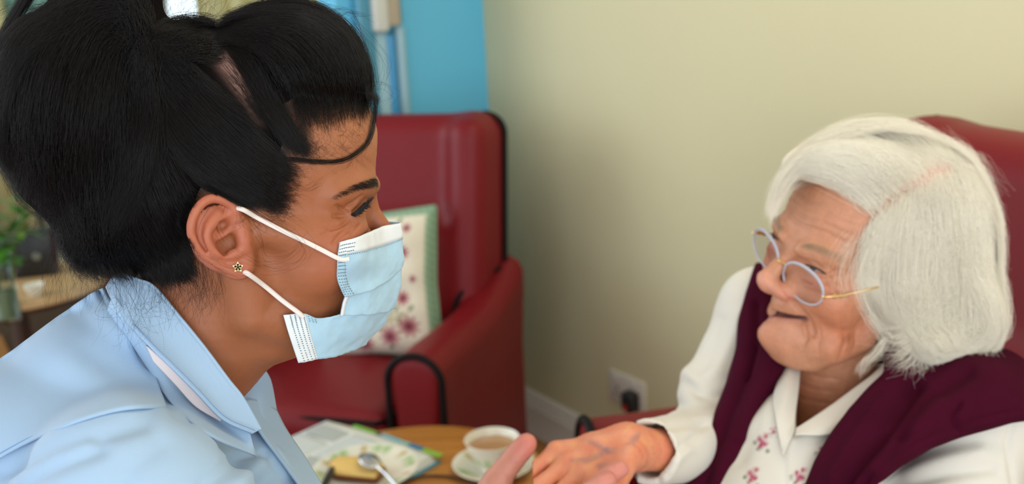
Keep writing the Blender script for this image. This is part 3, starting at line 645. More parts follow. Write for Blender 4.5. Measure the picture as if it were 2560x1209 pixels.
# ================================================================== heads (millimetres in head frame: x = person's right, y = forward, z = up, origin between the ears)
def orth(R): U, _, V = np.linalg.svd(np.array(R, float)); return U @ V
def normals(v, f):
    a = v[f[:, 2]] - v[f[:, 0]]; b = v[f[:, 3]] - v[f[:, 1]]; fn = np.cross(a, b).astype(float)
    n = scat(f.ravel(), np.repeat(fn, 4, 0), len(v))
    return n / (np.linalg.norm(n, axis=1, keepdims=True) + 1e-12)
def pdist(v, pts):               # distance of points to polyline, and parameter 0..1
    p = np.asarray(pts, float); best = np.full(len(v), 1e9); par = np.zeros(len(v)); m = len(p) - 1
    lo, hi = p.min(0) - 30, p.max(0) + 30; sel = np.where(((v > lo) & (v < hi)).all(1))[0]
    if not len(sel): return best, par
    w = v[sel]; bb = best[sel]; pp = par[sel]
    for i in range(m):
        ba = p[i + 1] - p[i]; L = max(ba @ ba, 1e-9); t = np.clip(((w - p[i]) @ ba) / L, 0, 1); d = np.linalg.norm(w - p[i] - t[:, None] * ba, axis=1)
        k = d < bb; bb[k] = d[k]; pp[k] = (i + t[k]) / m
    best[sel] = bb; par[sel] = pp; return best, par
def groove(v, n, pts, w, dep, taper=True):
    pts = catmull(pts, max(6, 3 * len(pts))); d, t = pdist(v, pts); a = np.exp(-(d / w) ** 2) * dep
    if taper: a = a * np.clip(4 * t * (1 - t), 0, 1) ** .5
    return v - n * a[:, None]
def head_base(s, jl=0):
    S = (-1, 1)
    s.ell((0, -8, 48), (72, 94, 82)); s.ell((0, 22, 70), (58, 68, 60), 20)
    s.ell((0, 38, 2), (57, 48, 56), 16); s.ell((0, 28, -38), (51, 48, 44), 14)
    for q in S:
        s.ell((q * 42, 50, -14), (22, 28, 26), 16); s.path([(q * 63, 12, 6), (q * 57, 46, 3), (q * 44, 66, 3)], 8, 14)
        s.path([(q * 54, 0, -26), (q * 50, 8, -56), (q * 32, 48, -76 + jl), (0, 70, -82 + jl)], [14, 14, 14, 14], 18)
    s.ell((0, 60, -32), (36, 38, 34), 16)
    s.ell((0, 76, -77 + jl), (23, 20, 17), 14)
    for q in S: s.ell((q * 32, 96, 21), (19, 17, 12), 12, '-')
    for q in S: s.path([(q * 50, 60, 34), (q * 38, 76, 40), (q * 12, 87, 40)], [7, 8.5, 8], 12)
    s.path([(0, 85, 32), (0, 91, 18), (0, 102, 2), (0, 107, -11)], [7.5, 7, 8.5, 10.5], 9)
    for q in S: s.ell((q * 12.5, 98, -15), (8.5, 11, 8), 5)
    for q in S: s.ell((q * 17, 82, -6), (11, 12, 16), 8)
    for q in S: s.ell((q * 6.5, 102, -25), (3.6, 6, 3), 3, '-')
    for q in S:
        s.ell((q * 31, 69.5, 21), (16.5, 14.5, 13), 5)
def to_world(v, R, t): return C2W((np.asarray(v, float) @ R.T + t) / 1000.0)
def hp(px, py, x, R, t):         # pixel -> head coordinates on the plane x = const
    v = np.array([(px - W / 2) / F, (py - H / 2) / F, 1.0]); a = v @ R; b = t @ R; return (x + b[0]) / a[0] * a - b
def skin_mat(name, rough=.5, bumps=(900, .18, .0006)):
    m = mat(name, (1, 1, 1), rough, spec=.4, vcol='skin', bump=bumps, sss=.16, sssr=(1, .35, .18)); return m
# ================================================================== nurse: head
RN = orth([[0.223, .970, .099], [.142, .069, -.987], [-.964, .234, -.122]]); TN = np.array([-198.6, -11.2, 722.1])
def NH(px, py, x): return hp(px, py, x, RN, TN)
def nurse_head():
    s = SDF((-84, -116, -185), (96, 128, 140), 1.15)
    head_base(s, 9)
    # smile: raised cheeks, squinting lids
    for q in (-1, 1):
        s.ell((q * 40, 66, -8), (20, 18, 17), 12); s.ell((q * 33, 78, 11), (16, 8, 5), 7)
    s.ell((0, 82, -40), (30, 20, 14), 10)
    # neck and upper chest
    s.path([(0, -20, -10), (0, -26, -70), (0, -42, -140), (0, -62, -200)], [54, 53, 50, 46], 18)
    s.ell((0, 14, -84), (40, 36, 16), 22)
    # ear
    ol = [(588, 524), (578, 512), (559, 501), (532, 495), (508, 506), (489, 530), (479, 559), (478, 582), (488, 602), (503, 629), (526, 651), (549, 666), (577, 678)]
    xe = lambda y: 71.5 - .36 * min(y, 0)
    def E(px, py, dx=0):
        p = NH(px, py, 76); p = NH(px, py, xe(p[1])); return p + np.array([dx, 0, 0])
    s.ell(E(538, 590, -2), (3.0, 17, 21), 4, R=rotz(.35)); s.ell(E(560, 645, -2), (3.0, 12, 11), 4, R=rotz(.35))
    s.path([E(*p, 1.0) for p in ol], [2.5, 2.9, 3.1, 3.2, 3.3, 3.3, 3.2, 3.0, 2.8, 2.6, 2.5, 2.6, 2.8], 2.0, n=26)
    s.path([E(588, 524, 1), E(590, 545, 0), E(578, 570, -2.5), (E(556, 585, -3))], [2.6, 2.4, 2.2, 1.6], 2.5)           # crus of helix
    s.path([E(546, 532, .6), E(527, 556, 2.2), E(517, 590, 2.8), E(530, 620, 2.6), E(553, 633, 2.6), E(572, 632, 2.2)], [2.2, 2.8, 3.2, 3.0, 3.0, 2.8], 3.5, n=14)   # antihelix
    s.path([E(568, 536, .4), E(548, 550, 1.2), E(527, 565, 2)], [1.8, 2.3, 2.6], 3)
    s.ell(E(593, 676, 1), (3.6, 7.5, 6.5), 4); s.ell(E(612, 664, -.5), (3.2, 5, 7), 5)                                # lobe
    s.ell(E(566, 598, -9), (9, 15, 17), 3); s.ell(E(574, 606, 2), (8.5, 9, 9.5), 3, '-'); s.ell(E(566, 566, 1), (5.0, 7.0, 4.2), 3, '-')              # concha
    s.ell(E(594, 606, -5), (8, 3.0, 4.2), 3, '-'); s.path([E(590, 545, -.5), E(580, 566, -2.0), E(560, 586, -2.5), E(545, 596, -1.5)], [2.4, 2.4, 2.2, 1.6], 2.5)
    s.path([E(604, 578, 1.2), E(609, 600, 2.4), E(611, 618, 1.8)], [3.0, 4.0, 3.4], 4)                             # tragus
    s.ell(E(586, 632, 2.2), (3, 4.5, 3.2), 4)                                                                        # antitragus
    s.path([E(520, 520, 1.6), E(502, 552, 2), E(500, 590, 1.8), E(516, 622, 1.6)], [1.0, 1.7, 1.7, 1.0], 2.5, '-', n=10)   # scapha
    s.path([NH(588, 524, 70), NH(604, 560, 69), NH(616, 620, 67), NH(624, 660, 66)], [4, 4.5, 5, 3.5], 7)
    v, f = s.mesh(); v = laplace(v, f, 2, .45); n = normals(v, f)
    # creases: crow's feet, lid line, lower-lid folds, under-eye, cheek
    xs = 56
    H_ = lambda *a: [NH(px, py, x) for px, py, x in a]
    def surf(px, py):            # nearest point of the near side under that pixel
        c = (v @ RN.T + TN); uv = np.c_[c[:, 0] / c[:, 2] * F + W / 2, c[:, 1] / c[:, 2] * F + H / 2]; dd = np.hypot(uv[:, 0] - px, uv[:, 1] - py); k = np.where(dd < dd.min() + 6)[0]; return v[k[np.argmin(c[k, 2])]]
    global NSURF; NSURF = surf
    G = [([(882, 537), (862, 528), (842, 516)], 1.4, 1.3), ([(882, 539), (860, 540), (834, 539)], 1.3, 1.1), ([(884, 541), (868, 554), (846, 563), (820, 570)], 1.4, 1.2),
         ([(895, 545), (875, 568), (852, 590), (835, 612)], 1.5, .9), ([(888, 543), (868, 572), (842, 596)], 1.1, .5), ([(905, 548), (892, 566), (880, 584)], 1.2, .6), ([(850, 560), (820, 580), (790, 588)], 1.2, .45), ([(852, 552), (815, 560), (780, 566)], 1.2, .35),
         ([(880, 537), (900, 522), (916, 506), (922, 496)], 1.6, 2.0), ([(868, 519), (890, 508), (915, 490)], 1.5, 1.1)]
    for pts, w, d in G: v = groove(v, n, [surf(*p) for p in pts], w, d * 2.1)
    n = normals(v, f)
    v = v + n * (snoise(v, .55) * .10)[:, None]
    # pigment
    base = np.array(srgb(156, 94, 60)); c = np.tile(base, (len(v), 1))
    def blend(w, col): nonlocal c; c = c * (1 - w[:, None]) + np.array(col) * w[:, None]
    def blob(p, r, col, a): blend(a * np.exp(-(((v - np.array(p)) / np.array(r)) ** 2).sum(1)), col)
    for q in (-1, 1): blob((q * 48, 62, -8), (24, 26, 22), srgb(186, 104, 76), .6)
    blob((0, 108, -6), (16, 18, 16), srgb(188, 96, 72), .7)
    ear = np.clip((v[:, 0] - 70) / 6, 0, 1) * (v[:, 1] < 8) * (np.abs(v[:, 2]) < 34); blend(ear * .75, srgb(184, 106, 80))
    blob((0, 40, 80), (70, 60, 30), srgb(200, 140, 104), .5)
    mott = snoise(v, .25, 2.) * .5 + snoise(v, .9, 5.) * .5; c *= (1 + .045 * mott)[:, None]
    # scalp: short hair stubble tone, with the hair's shade painted in, where hair grows (hairline drawn as a line in y,z)
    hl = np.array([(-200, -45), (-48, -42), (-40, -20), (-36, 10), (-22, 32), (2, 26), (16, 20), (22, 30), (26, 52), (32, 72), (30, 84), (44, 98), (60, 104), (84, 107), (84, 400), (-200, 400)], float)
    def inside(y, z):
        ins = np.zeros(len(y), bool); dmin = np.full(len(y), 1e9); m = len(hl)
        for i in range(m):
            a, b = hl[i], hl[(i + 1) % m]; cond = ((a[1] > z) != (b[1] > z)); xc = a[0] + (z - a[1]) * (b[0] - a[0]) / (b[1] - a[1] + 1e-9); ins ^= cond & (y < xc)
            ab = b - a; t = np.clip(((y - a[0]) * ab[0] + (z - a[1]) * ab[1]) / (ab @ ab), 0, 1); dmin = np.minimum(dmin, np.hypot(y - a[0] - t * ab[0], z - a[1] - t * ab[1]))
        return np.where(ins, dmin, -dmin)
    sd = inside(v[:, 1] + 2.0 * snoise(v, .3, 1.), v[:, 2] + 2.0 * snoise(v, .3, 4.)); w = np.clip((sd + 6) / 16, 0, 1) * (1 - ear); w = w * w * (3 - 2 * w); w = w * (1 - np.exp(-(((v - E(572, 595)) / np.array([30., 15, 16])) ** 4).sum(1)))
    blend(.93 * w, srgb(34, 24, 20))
    # parting where the scalp shows between the quiff and the side hair
    d, t = pdist(v, [surf(570, 165), surf(592, 200), surf(625, 250), surf(655, 300)]); blend(.75 * np.exp(-(d / 5.5) ** 2), srgb(196, 160, 146))
    # brows
    bp0 = [surf(*p) for p in ((834, 500), (862, 486), (892, 472), (918, 464), (940, 459), (948, 456))]
    for q in (-1, 1):
        bp = [np.array((q * p[0], p[1], p[2])) for p in bp0]; d, t = pdist(v, bp); wd_ = 1.6 + 2.2 * t
        blend(np.clip(1.2 - d / (wd_ + 1.2), 0, 1) * (.12 + .8 * t ** 1.5), srgb(34, 24, 22))
    global n_sd; n_sd = inside
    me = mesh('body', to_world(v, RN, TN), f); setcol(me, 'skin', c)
    return me, v, f, n
n_me, n_v, n_f, n_n = nurse_head()
NURSE = empty('person', (-.26, .62, 0), 'person in a light blue tunic and face mask, leaning forward and holding hands', 'person')
M_SKIN = skin_mat('skin_nurse')
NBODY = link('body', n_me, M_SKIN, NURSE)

# ---- hair: dark volume under the strands, then strands
def curves_obj(name, strands, radii, material, parent):
    cu = bpy.data.hair_curves.new(name); cu.add_curves([len(p) for p in strands])
    pts = np.concatenate(strands).astype(np.float32); cu.position_data.foreach_set('vector', pts.ravel())
    a = cu.attributes.get('radius') or cu.attributes.new('radius', 'FLOAT', 'POINT'); a.data.foreach_set('value', np.concatenate(radii).astype(np.float32))
    cu.materials.append(material); o = bpy.data.objects.new(name, cu); COL.objects.link(o)
    o.parent = parent; o.matrix_parent_inverse = Matrix.Translation(-parent_loc(parent)); return o
def nurse_hair_volume():
    s = SDF((-86, -190, -60), (90, 96, 180), 2.2)
    s.ell((0, -9, 48), (75.5, 97, 85.5)); s.ell((0, -55, 30), (66, 52, 66), 20)
    y, z = np.meshgrid(s.ax[1], s.ax[2], indexing='ij'); sd = n_sd(y.ravel().astype(float), z.ravel().astype(float)).reshape(y.shape).astype(np.float32)
    s.d = smax(s.d, np.broadcast_to(-(sd - 5)[None], s.d.shape), 9).astype(np.float32)
    q = SDF((-86, -190, -60), (90, 96, 180), 2.2); q.ell((0, 25, 118), (60, 57, 50))
    zz = s.ax[2][None, None, :]; yy = s.ax[1][None, :, None]
    q.d = smax(q.d, np.broadcast_to(105 - zz - np.clip(30 - yy, 0, 60) * .35 + 0 * q.d, q.d.shape), 10)
    s.d = smin(s.d, q.d, 12)
    s.ell((0, -52, 108), (58, 48, 37), 16)
    s.ell((12, -122, 75), (62, 50, 76), 14); s.ell((8, -146, 82), (46, 36, 50), 20); s.ell((5, -96, -2), (56, 34, 36), 20); s.path([(25, -82, 125), (22, -92, 150), (14, -110, 160)], [22, 26, 26], 14)
    v, f = s.mesh(); v = laplace(v, f, 2); n = normals(v, f)
    lumps = np.sin(v[:, 1] * .22 + v[:, 2] * .10 + 2 * np.sin(v[:, 2] * .035)) * .8 + snoise(v, .09) * 1.5
    v = v + n * (lumps * .8)[:, None]
    return to_world(v, RN, TN), f
hv, hf = nurse_hair_volume()
def hair_mat(name, col, rough=.42, spec=.35, var=.25):
    m = mat(name, col, rough, spec=spec); nt = m.node_tree; b = nt.nodes['Principled BSDF']
    hi = nt.nodes.new('ShaderNodeHairInfo'); r = nt.nodes.new('ShaderNodeMapRange'); r.inputs[3].default_value = 1 - var; r.inputs[4].default_value = 1 + var
    mx = nt.nodes.new('ShaderNodeMix'); mx.data_type = 'RGBA'; mx.blend_type = 'MULTIPLY'; mx.inputs[0].default_value = 1; mx.inputs[6].default_value = (*col, 1)
    nt.links.new(hi.outputs['Random'], r.inputs[0]); nt.links.new(r.outputs[0], mx.inputs[7]); nt.links.new(mx.outputs[2], b.inputs['Base Color']); return m
M_HAIRB = mat('black_hair_mass', (1, 1, 1), .9, spec=.03, vcol='pig'); M_HAIRK = hair_mat('black_hair', (.0065, .0052, .005), .36, .22)
_hm = mesh('hair', hv, hf); _up = W2P(hv); _pc = np.tile(np.array([.005, .004, .004]), (len(hv), 1))
PARTN = catmull(np.array([(556, 150), (585, 190), (618, 245), (650, 305)], float), 12)
_dd = np.min(np.hypot(_up[:, None, 0] - PARTN[None, :, 0], _up[:, None, 1] - PARTN[None, :, 1]), 1); _w = (.75 * np.exp(-(_dd / 18) ** 2) * np.clip((330 - _up[:, 1]) / 160, .1, 1) * (_up[:, 2] < .74))[:, None]; _pc = _pc * (1 - _w) + np.array(srgb(178, 138, 126)) * _w; setcol(_hm, 'pig', _pc)
NHAIR = link('hair', _hm, M_HAIRB, NURSE)
EARP = np.array([(600, 515), (578, 505), (559, 494), (532, 487), (505, 498), (482, 525), (470, 559), (470, 585), (480, 606), (497, 634), (522, 658), (547, 674), (576, 686), (625, 690), (625, 560)], float)
def in_poly(p, poly):
    ins = np.zeros(len(p), bool)
    for i in range(len(poly)):
        a, b = poly[i], poly[(i + 1) % len(poly)]; cnd = (a[1] > p[:, 1]) != (b[1] > p[:, 1]); ins ^= cnd & (p[:, 0] < a[0] + (p[:, 1] - a[1]) * (b[0] - a[0]) / (b[1] - a[1] + 1e-9))
    return ins
class Groom:
    def __init__(s, meshes, default, seed):
        s.z0 = default; s.S = []; s.R = []; s.r = np.random.default_rng(seed)
        # front surface of the volumes, sampled once: nearest depth per 3-pixel cell
        allp = np.concatenate([W2P(v) for v, f in meshes]); s.x0, s.y0 = allp[:, 0].min() - 6, allp[:, 1].min() - 6; s.c = 3.0
        nx, ny = int((allp[:, 0].max() - s.x0) / s.c) + 3, int((allp[:, 1].max() - s.y0) / s.c) + 3; Z = np.full((ny, nx), np.inf)
        for v, f in meshes:
            p = W2P(v); q = [p]
            for w in ((.5, .5, 0, 0), (0, .5, .5, 0), (.25, .25, .25, .25)): q.append(sum(w[i] * p[f[:, i]] for i in range(4)))
            q = np.vstack(q); np.minimum.at(Z, (((q[:, 1] - s.y0) / s.c).astype(int), ((q[:, 0] - s.x0) / s.c).astype(int)), q[:, 2])
        for _ in range(2):       # close pinholes
            zp = np.pad(Z, 1, constant_values=np.inf); nb = np.stack([zp[1 + a:ny + 1 + a, 1 + b:nx + 1 + b] for a in (-1, 0, 1) for b in (-1, 0, 1)]); fin = np.isfinite(nb)
            m = np.where(fin, nb, 0).sum(0) / np.maximum(fin.sum(0), 1); Z = np.where(np.isfinite(Z), Z, np.where(fin.sum(0) >= 5, m, np.inf))
        s.Z = Z
    def depths(s, uv):
        j = ((uv[:, 0] - s.x0) / s.c).astype(int); i = ((uv[:, 1] - s.y0) / s.c).astype(int); ny, nx = s.Z.shape
        ok = (i >= 0) & (j >= 0) & (i < ny) & (j < nx); z = np.full(len(uv), np.inf); z[ok] = s.Z[i[ok], j[ok]]; return z
    def lay(s, uv, lift, free=None):      # uv: n x 2 pixels -> 3D strand lying on the volumes, lifted (m) towards the viewer
        z = s.depths(uv); k = np.where(np.isfinite(z))[0]
        if not len(k): z = np.full(len(uv), s.z0)
        else: z = np.interp(np.arange(len(uv)), k, z[k])
        z = np.convolve(np.pad(z, 1, 'edge'), [.25, .5, .25], 'valid')
        return P(uv[:, 0], uv[:, 1], z - lift)
    def add(s, p, r0, r1): s.S.append(p); t = np.linspace(0, 1, len(p)); s.R.append(r0 + (r1 - r0) * t ** 2)
    def bundle(s, guides, N, n=12, jit=6, wob=4, lift=(.0005, .005), r=(.00007, .00003), clump=0, lenv=.15):
        g = np.array([catmull(q, 40) for q in guides]); m = len(guides); R_ = s.r.random; t = np.linspace(0, 1, n)[None]
        u = R_(N) * (m - 1); a = np.clip(u.astype(int), 0, max(m - 2, 0)); w = (u - a)[:, None, None]
        ti = ((R_(N) * lenv)[:, None] * (1 - t) + (1 - R_(N) * lenv)[:, None] * t) * 39; i0 = np.minimum(ti.astype(int), 38); fr = (ti - i0)[..., None]
        A = g[a[:, None], i0] * (1 - fr) + g[a[:, None], i0 + 1] * fr; a1 = np.minimum(a + 1, m - 1); Bq = g[a1[:, None], i0] * (1 - fr) + g[a1[:, None], i0 + 1] * fr
        c = A * (1 - w) + Bq * w + s.r.normal(0, jit, (N, 1, 2)) * (1 - .3 * t)[..., None]
        c = c + wob * np.stack([np.sin(t * (3 + 5 * R_(N))[:, None] + (R_(N) * 6.28)[:, None]), np.sin(t * (3 + 5 * R_(N))[:, None] + (R_(N) * 6.28)[:, None])], -1)
        if s.skip is not None: c = c[~s.skip(c)]
        N = len(c); z = s.depths(c.reshape(-1, 2)).reshape(N, n); ok = np.isfinite(z)
        for k in np.where(~ok.all(1))[0]: z[k] = np.interp(np.arange(n), np.where(ok[k])[0], z[k][ok[k]]) if ok[k].any() else s.z0
        zp = np.pad(z, ((0, 0), (1, 1)), 'edge'); z = .25 * zp[:, :-2] + .5 * zp[:, 1:-1] + .25 * zp[:, 2:]
        p = P(c[..., 0], c[..., 1], z - s.r.uniform(*lift, (N, 1))); r0 = r[0] * s.r.uniform(.7, 1.3, (N, 1)); rad = r0 + (r[1] - r0) * t ** 2
        s.S += list(p); s.R += list(rad)
    skip = None
    def wisps(s, pts, N, z, spread=6, curl=10, r=(.00005, .000025), n=22, zs=.004, freq=(3, 9)):   # loose hairs standing off the head, explicit depth
        for i in range(N):
            c = catmull(pts, n) + s.r.normal(0, spread, 2); t = np.linspace(0, 1, n); ph = s.r.random(3) * 6.28; fr = s.r.uniform(*freq, 2)
            c = c + (curl * t * s.r.uniform(.3, 1))[:, None] * np.stack([np.sin(t * fr[0] + ph[0]), np.sin(t * fr[1] + ph[1])], 1)
            s.add(P(c[:, 0], c[:, 1], z + s.r.normal(0, zs) + .004 * np.sin(t * 4 + ph[2])), r[0] * s.r.uniform(.7, 1.3), r[1])
n_vw = to_world(n_v, RN, TN)
gr = Groom([(n_vw, n_f), (hv, hf)], .66, 1)
def _skip(c):
    N, n, _ = c.shape; ear = in_poly(c.reshape(-1, 2), EARP).reshape(N, n).any(1)
    d = np.min(np.hypot(c[:, :, None, 0] - PARTN[:, 0], c[:, :, None, 1] - PARTN[:, 1]), (1, 2)); return ear | ((d < 14) & (gr.r.random(N) < .72))
gr.skip = _skip
B = gr.bundle
# quiff
B([[(922, 250), (922, 180), (885, 85), (800, 15), (690, 0), (560, 40)], [(905, 246), (895, 170), (845, 85), (740, 30), (600, 40), (535, 62)], [(860, 246), (835, 165), (770, 85), (660, 55), (545, 70)], [(800, 246), (765, 165), (690, 95), (600, 80), (535, 85)], [(735, 228), (700, 160), (640, 115), (540, 95)], [(700, 210), (655, 140), (600, 105), (530, 90)]], 5200, lift=(.0005, .006))
B([[(925, 245), (926, 190), (905, 110)], [(850, 240), (820, 180), (770, 110)], [(720, 225), (690, 170), (650, 120)]], 1500, jit=9, wob=6)
# lock below the quiff down to the temple
B([[(768, 372), (725, 300), (670, 200), (620, 120), (560, 75)], [(740, 395), (690, 320), (640, 235), (590, 150), (540, 90)], [(725, 330), (690, 240), (640, 150), (590, 95)]], 1500, jit=7, lenv=.5, wob=6)
# side hair swept up to the tie
B([[(720, 405), (640, 330), (560, 250), (470, 150), (385, 95)], [(705, 450), (600, 370), (490, 260), (420, 180), (368, 110)], [(690, 500), (580, 425), (470, 330), (400, 230), (360, 125)], [(640, 520), (540, 455), (440, 370), (385, 260), (352, 130)], [(560, 500), (480, 440), (410, 350), (370, 240), (348, 130)]], 6000, lift=(.0005, .004), wob=5)
B([[(540, 58), (480, 50), (420, 55), (360, 85)], [(545, 75), (490, 72), (430, 90), (368, 110)], [(550, 110), (500, 110), (440, 130), (372, 120)], [(560, 160), (510, 150), (450, 150), (380, 130)]], 2600, jit=8, wob=5)
B([[(590, 270), (530, 220), (450, 150), (375, 100)], [(640, 320), (560, 260), (470, 180), (380, 110)]], 1200, jit=8)
B([[(352, 110), (338, 40), (318, -20)], [(330, 100), (310, 40), (280, -10)], [(365, 80), (372, 30), (350, -30)]], 1500, jit=9, wob=5)
# behind the ear, nape
B([[(500, 520), (450, 440), (400, 330), (355, 180)], [(478, 580), (430, 500), (385, 380), (350, 220)], [(478, 640), (420, 540), (370, 420), (340, 260)], [(490, 700), (410, 610), (350, 480), (325, 330)], [(430, 715), (350, 620), (310, 500), (300, 380)], [(340, 700), (290, 600), (270, 480), (270, 380)], [(240, 690), (215, 600), (220, 500), (240, 400)]], 5200, lift=(.0003, .005), jit=8, wob=7)
# ponytail
B([[(345, 95), (322, -5), (240, -25), (130, 45), (60, 200), (40, 400)], [(345, 90), (300, 20), (210, 60), (140, 200), (120, 400), (150, 540)], [(345, 95), (290, 80), (240, 200), (215, 380), (220, 540), (250, 640)], [(350, 100), (320, 140), (310, 280), (300, 430), (260, 570)], [(352, 105), (355, 200), (362, 330), (335, 480), (270, 600)], [(355, 110), (375, 230), (372, 380), (330, 540)]], 7000, lift=(.0005, .009), jit=15, wob=15)
B([[(330, 10), (200, 10), (80, 60), (5, 180), (-30, 380)], [(330, 30), (180, 60), (50, 160), (0, 320), (20, 450)]], 2200, jit=14, wob=10, lift=(.0005, .008))
B([[(60, 180), (45, 300), (30, 400), (25, 470)], [(110, 220), (100, 350), (95, 450), (110, 530)], [(160, 300), (150, 430), (150, 530), (165, 610)], [(210, 380), (200, 500), (190, 590), (185, 660)], [(270, 450), (250, 560), (240, 640), (260, 700)]], 3400, jit=12, wob=12, lift=(.0005, .008), lenv=.3)
B([[(130, 480), (145, 550), (150, 600), (170, 660)], [(200, 560), (190, 620), (200, 670), (240, 700)], [(300, 600), (290, 660), (320, 705)]], 1200, jit=10, wob=12, lift=(.0005, .008), lenv=.4)
# tail end and escaping locks at lower left
for pts, N in (([(10, 330), (25, 420), (70, 480), (130, 530)], 90), ([(-5, 380), (15, 440), (60, 510), (110, 545), (150, 560)], 60), ([(30, 440), (45, 520), (40, 590)], 10), ([(100, 520), (90, 560), (60, 600)], 16), ([(150, 560), (110, 590), (85, 640)], 14), ([(175, 640), (230, 670), (290, 690)], 40), ([(160, 600), (200, 660), (260, 700)], 30)): gr.wisps(pts, N, .70, 6, 12, zs=.008)
for i in range(130): x = gr.r.uniform(150, 330); gr.wisps([(x, 560 + gr.r.uniform(0, 90)), (x - 25, 650), (x - 40, 720 + gr.r.uniform(-20, 70))], 1, .69, 8, 26, zs=.008)
# flyaways round the outline
for i in range(90): x = gr.r.uniform(560, 900); y = 8 + ((x - 720) / 190) ** 2 * 40; gr.wisps([(x - 40, y + 14), (x, y - 4), (x + 45, y + 8 + gr.r.uniform(-14, 10))], 1, .715, 4, 8, zs=.008)
for i in range(70): y = gr.r.uniform(60, 250); x = 880 + 45 * math.sin((y - 40) / 220 * 1.9); gr.wisps([(x - 15, y - 40), (x + 8, y), (x + 14 + gr.r.uniform(-6, 18), y + 50)], 1, .725, 4, 8, zs=.008)
for i in range(120): x = gr.r.uniform(330, 545); gr.wisps([(x, 60), (x + gr.r.uniform(-30, 50), 20), (x + gr.r.uniform(-40, 70), -20)], 1, .70, 6, 16, zs=.012)
for i in range(160): x = gr.r.uniform(60, 350); gr.wisps([(x, 45), (x - 30, 15), (x - 90, 25 + gr.r.uniform(-10, 40))], 1, .71, 6, 14, zs=.01)
gr.wisps([(88, -30), (62, 10), (30, 60), (8, 110)], 400, .70, 7, 3, zs=.006); gr.wisps([(70, -30), (45, 20), (10, 80), (-20, 140)], 300, .69, 6, 3, zs=.006)
# fringe curl and front tuft
for i in range(46):
    c = catmull([(900, 232), (930, 238), (938, 262), (934, 310), (922, 350), (895, 380), (850, 402), (790, 404), (720, 398), (660, 412), (610, 438), (560, 480)], 36); t = np.linspace(0, 1, 36)
    c = c + gr.r.normal(0, 2.2, 2) + 3 * np.stack([np.sin(t * 5 + i), np.sin(t * 6 + 2 * i)], 1); p = gr.lay(c, .0015); p[:9] = P(c[:9, 0], c[:9, 1], np.linspace(.70, W2P(p[9])[2], 9)); gr.add(p, .00007, .00004)
gr.wisps([(890, 228), (925, 232), (945, 246), (936, 270), (925, 320), (922, 360)], 26, .70, 3, 5, n=30, zs=.003); gr.wisps([(880, 232), (915, 236), (940, 248)], 60, .705, 4, 6, zs=.004)
gr.wisps([(905, 215), (960, 210), (985, 240), (960, 262)], 6, .72, 5, 14, zs=.004); gr.wisps([(880, 60), (940, 120), (965, 170), (940, 240)], 8, .72, 8, 10, zs=.006)
# baby hair over temple and forehead, lying on the skin
B([[(760, 330), (745, 270), (725, 200), (690, 140)], [(810, 330), (795, 265), (770, 195), (735, 130)], [(860, 310), (850, 255), (825, 190), (790, 120)], [(905, 300), (900, 250), (885, 190), (850, 120)], [(925, 285), (926, 240), (915, 180)]], 2600, jit=9, wob=5, lenv=.55, lift=(.0004, .004), r=(.00005, .00005))
B([[(775, 380), (735, 330), (690, 260), (650, 190)], [(760, 400), (720, 345), (670, 280), (630, 210)]], 700, jit=7, wob=5, lenv=.6, r=(.00005, .00004))
B([[(760, 420), (700, 395), (620, 330)], [(745, 460), (680, 430), (600, 375)], [(735, 500), (680, 480), (590, 430)], [(715, 540), (665, 515), (590, 470)]], 1500, jit=9, wob=7, lenv=.6, r=(.00005, .00004))
B([[(805, 385), (770, 350), (730, 290)], [(775, 412), (742, 372), (700, 310)], [(790, 350), (760, 300), (725, 240)]], 420, jit=9, wob=7, lenv=.8, r=(.00004, .00003))
for i in range(520):
    x, y = gr.r.uniform(690, 910), gr.r.uniform(225, 400)
    if x < 720 and y < 300: continue
    a = gr.r.normal(1.2, .9); L = gr.r.uniform(18, 60); c = np.array([(x, y), (x + L * .4 * math.cos(a), y + L * .4 * math.sin(a)), (x + L * math.cos(a + gr.r.normal(0, .9)), y + L * math.sin(a + .3))])
    gr.add(gr.lay(catmull(c, 8), gr.r.uniform(.0003, .0012)), .000034, .000016)
for i in range(420):
    x, y = gr.r.uniform(620, 760), gr.r.uniform(400, 560); x -= (y - 400) * .25
    a = gr.r.normal(.5, .8); L = gr.r.uniform(15, 55); c = np.array([(x, y), (x + L * .5 * math.cos(a), y + L * .5 * math.sin(a)), (x + L * math.cos(a + gr.r.normal(0, 1)), y + L * math.sin(a + .2))])
    gr.add(gr.lay(catmull(c, 8), gr.r.uniform(.0003, .0012)), .000034, .000016)
for i in range(240):                     # over the sparse parting
    x = gr.r.uniform(560, 660); y = 150 + (x - 560) * 1.5 + gr.r.normal(0, 22); c = np.array([(x + 25, y + 30), (x, y), (x - 25, y - 30 + gr.r.normal(0, 8))]); gr.add(gr.lay(catmull(c, 8), gr.r.uniform(.0003, .002)), .00006, .00003)
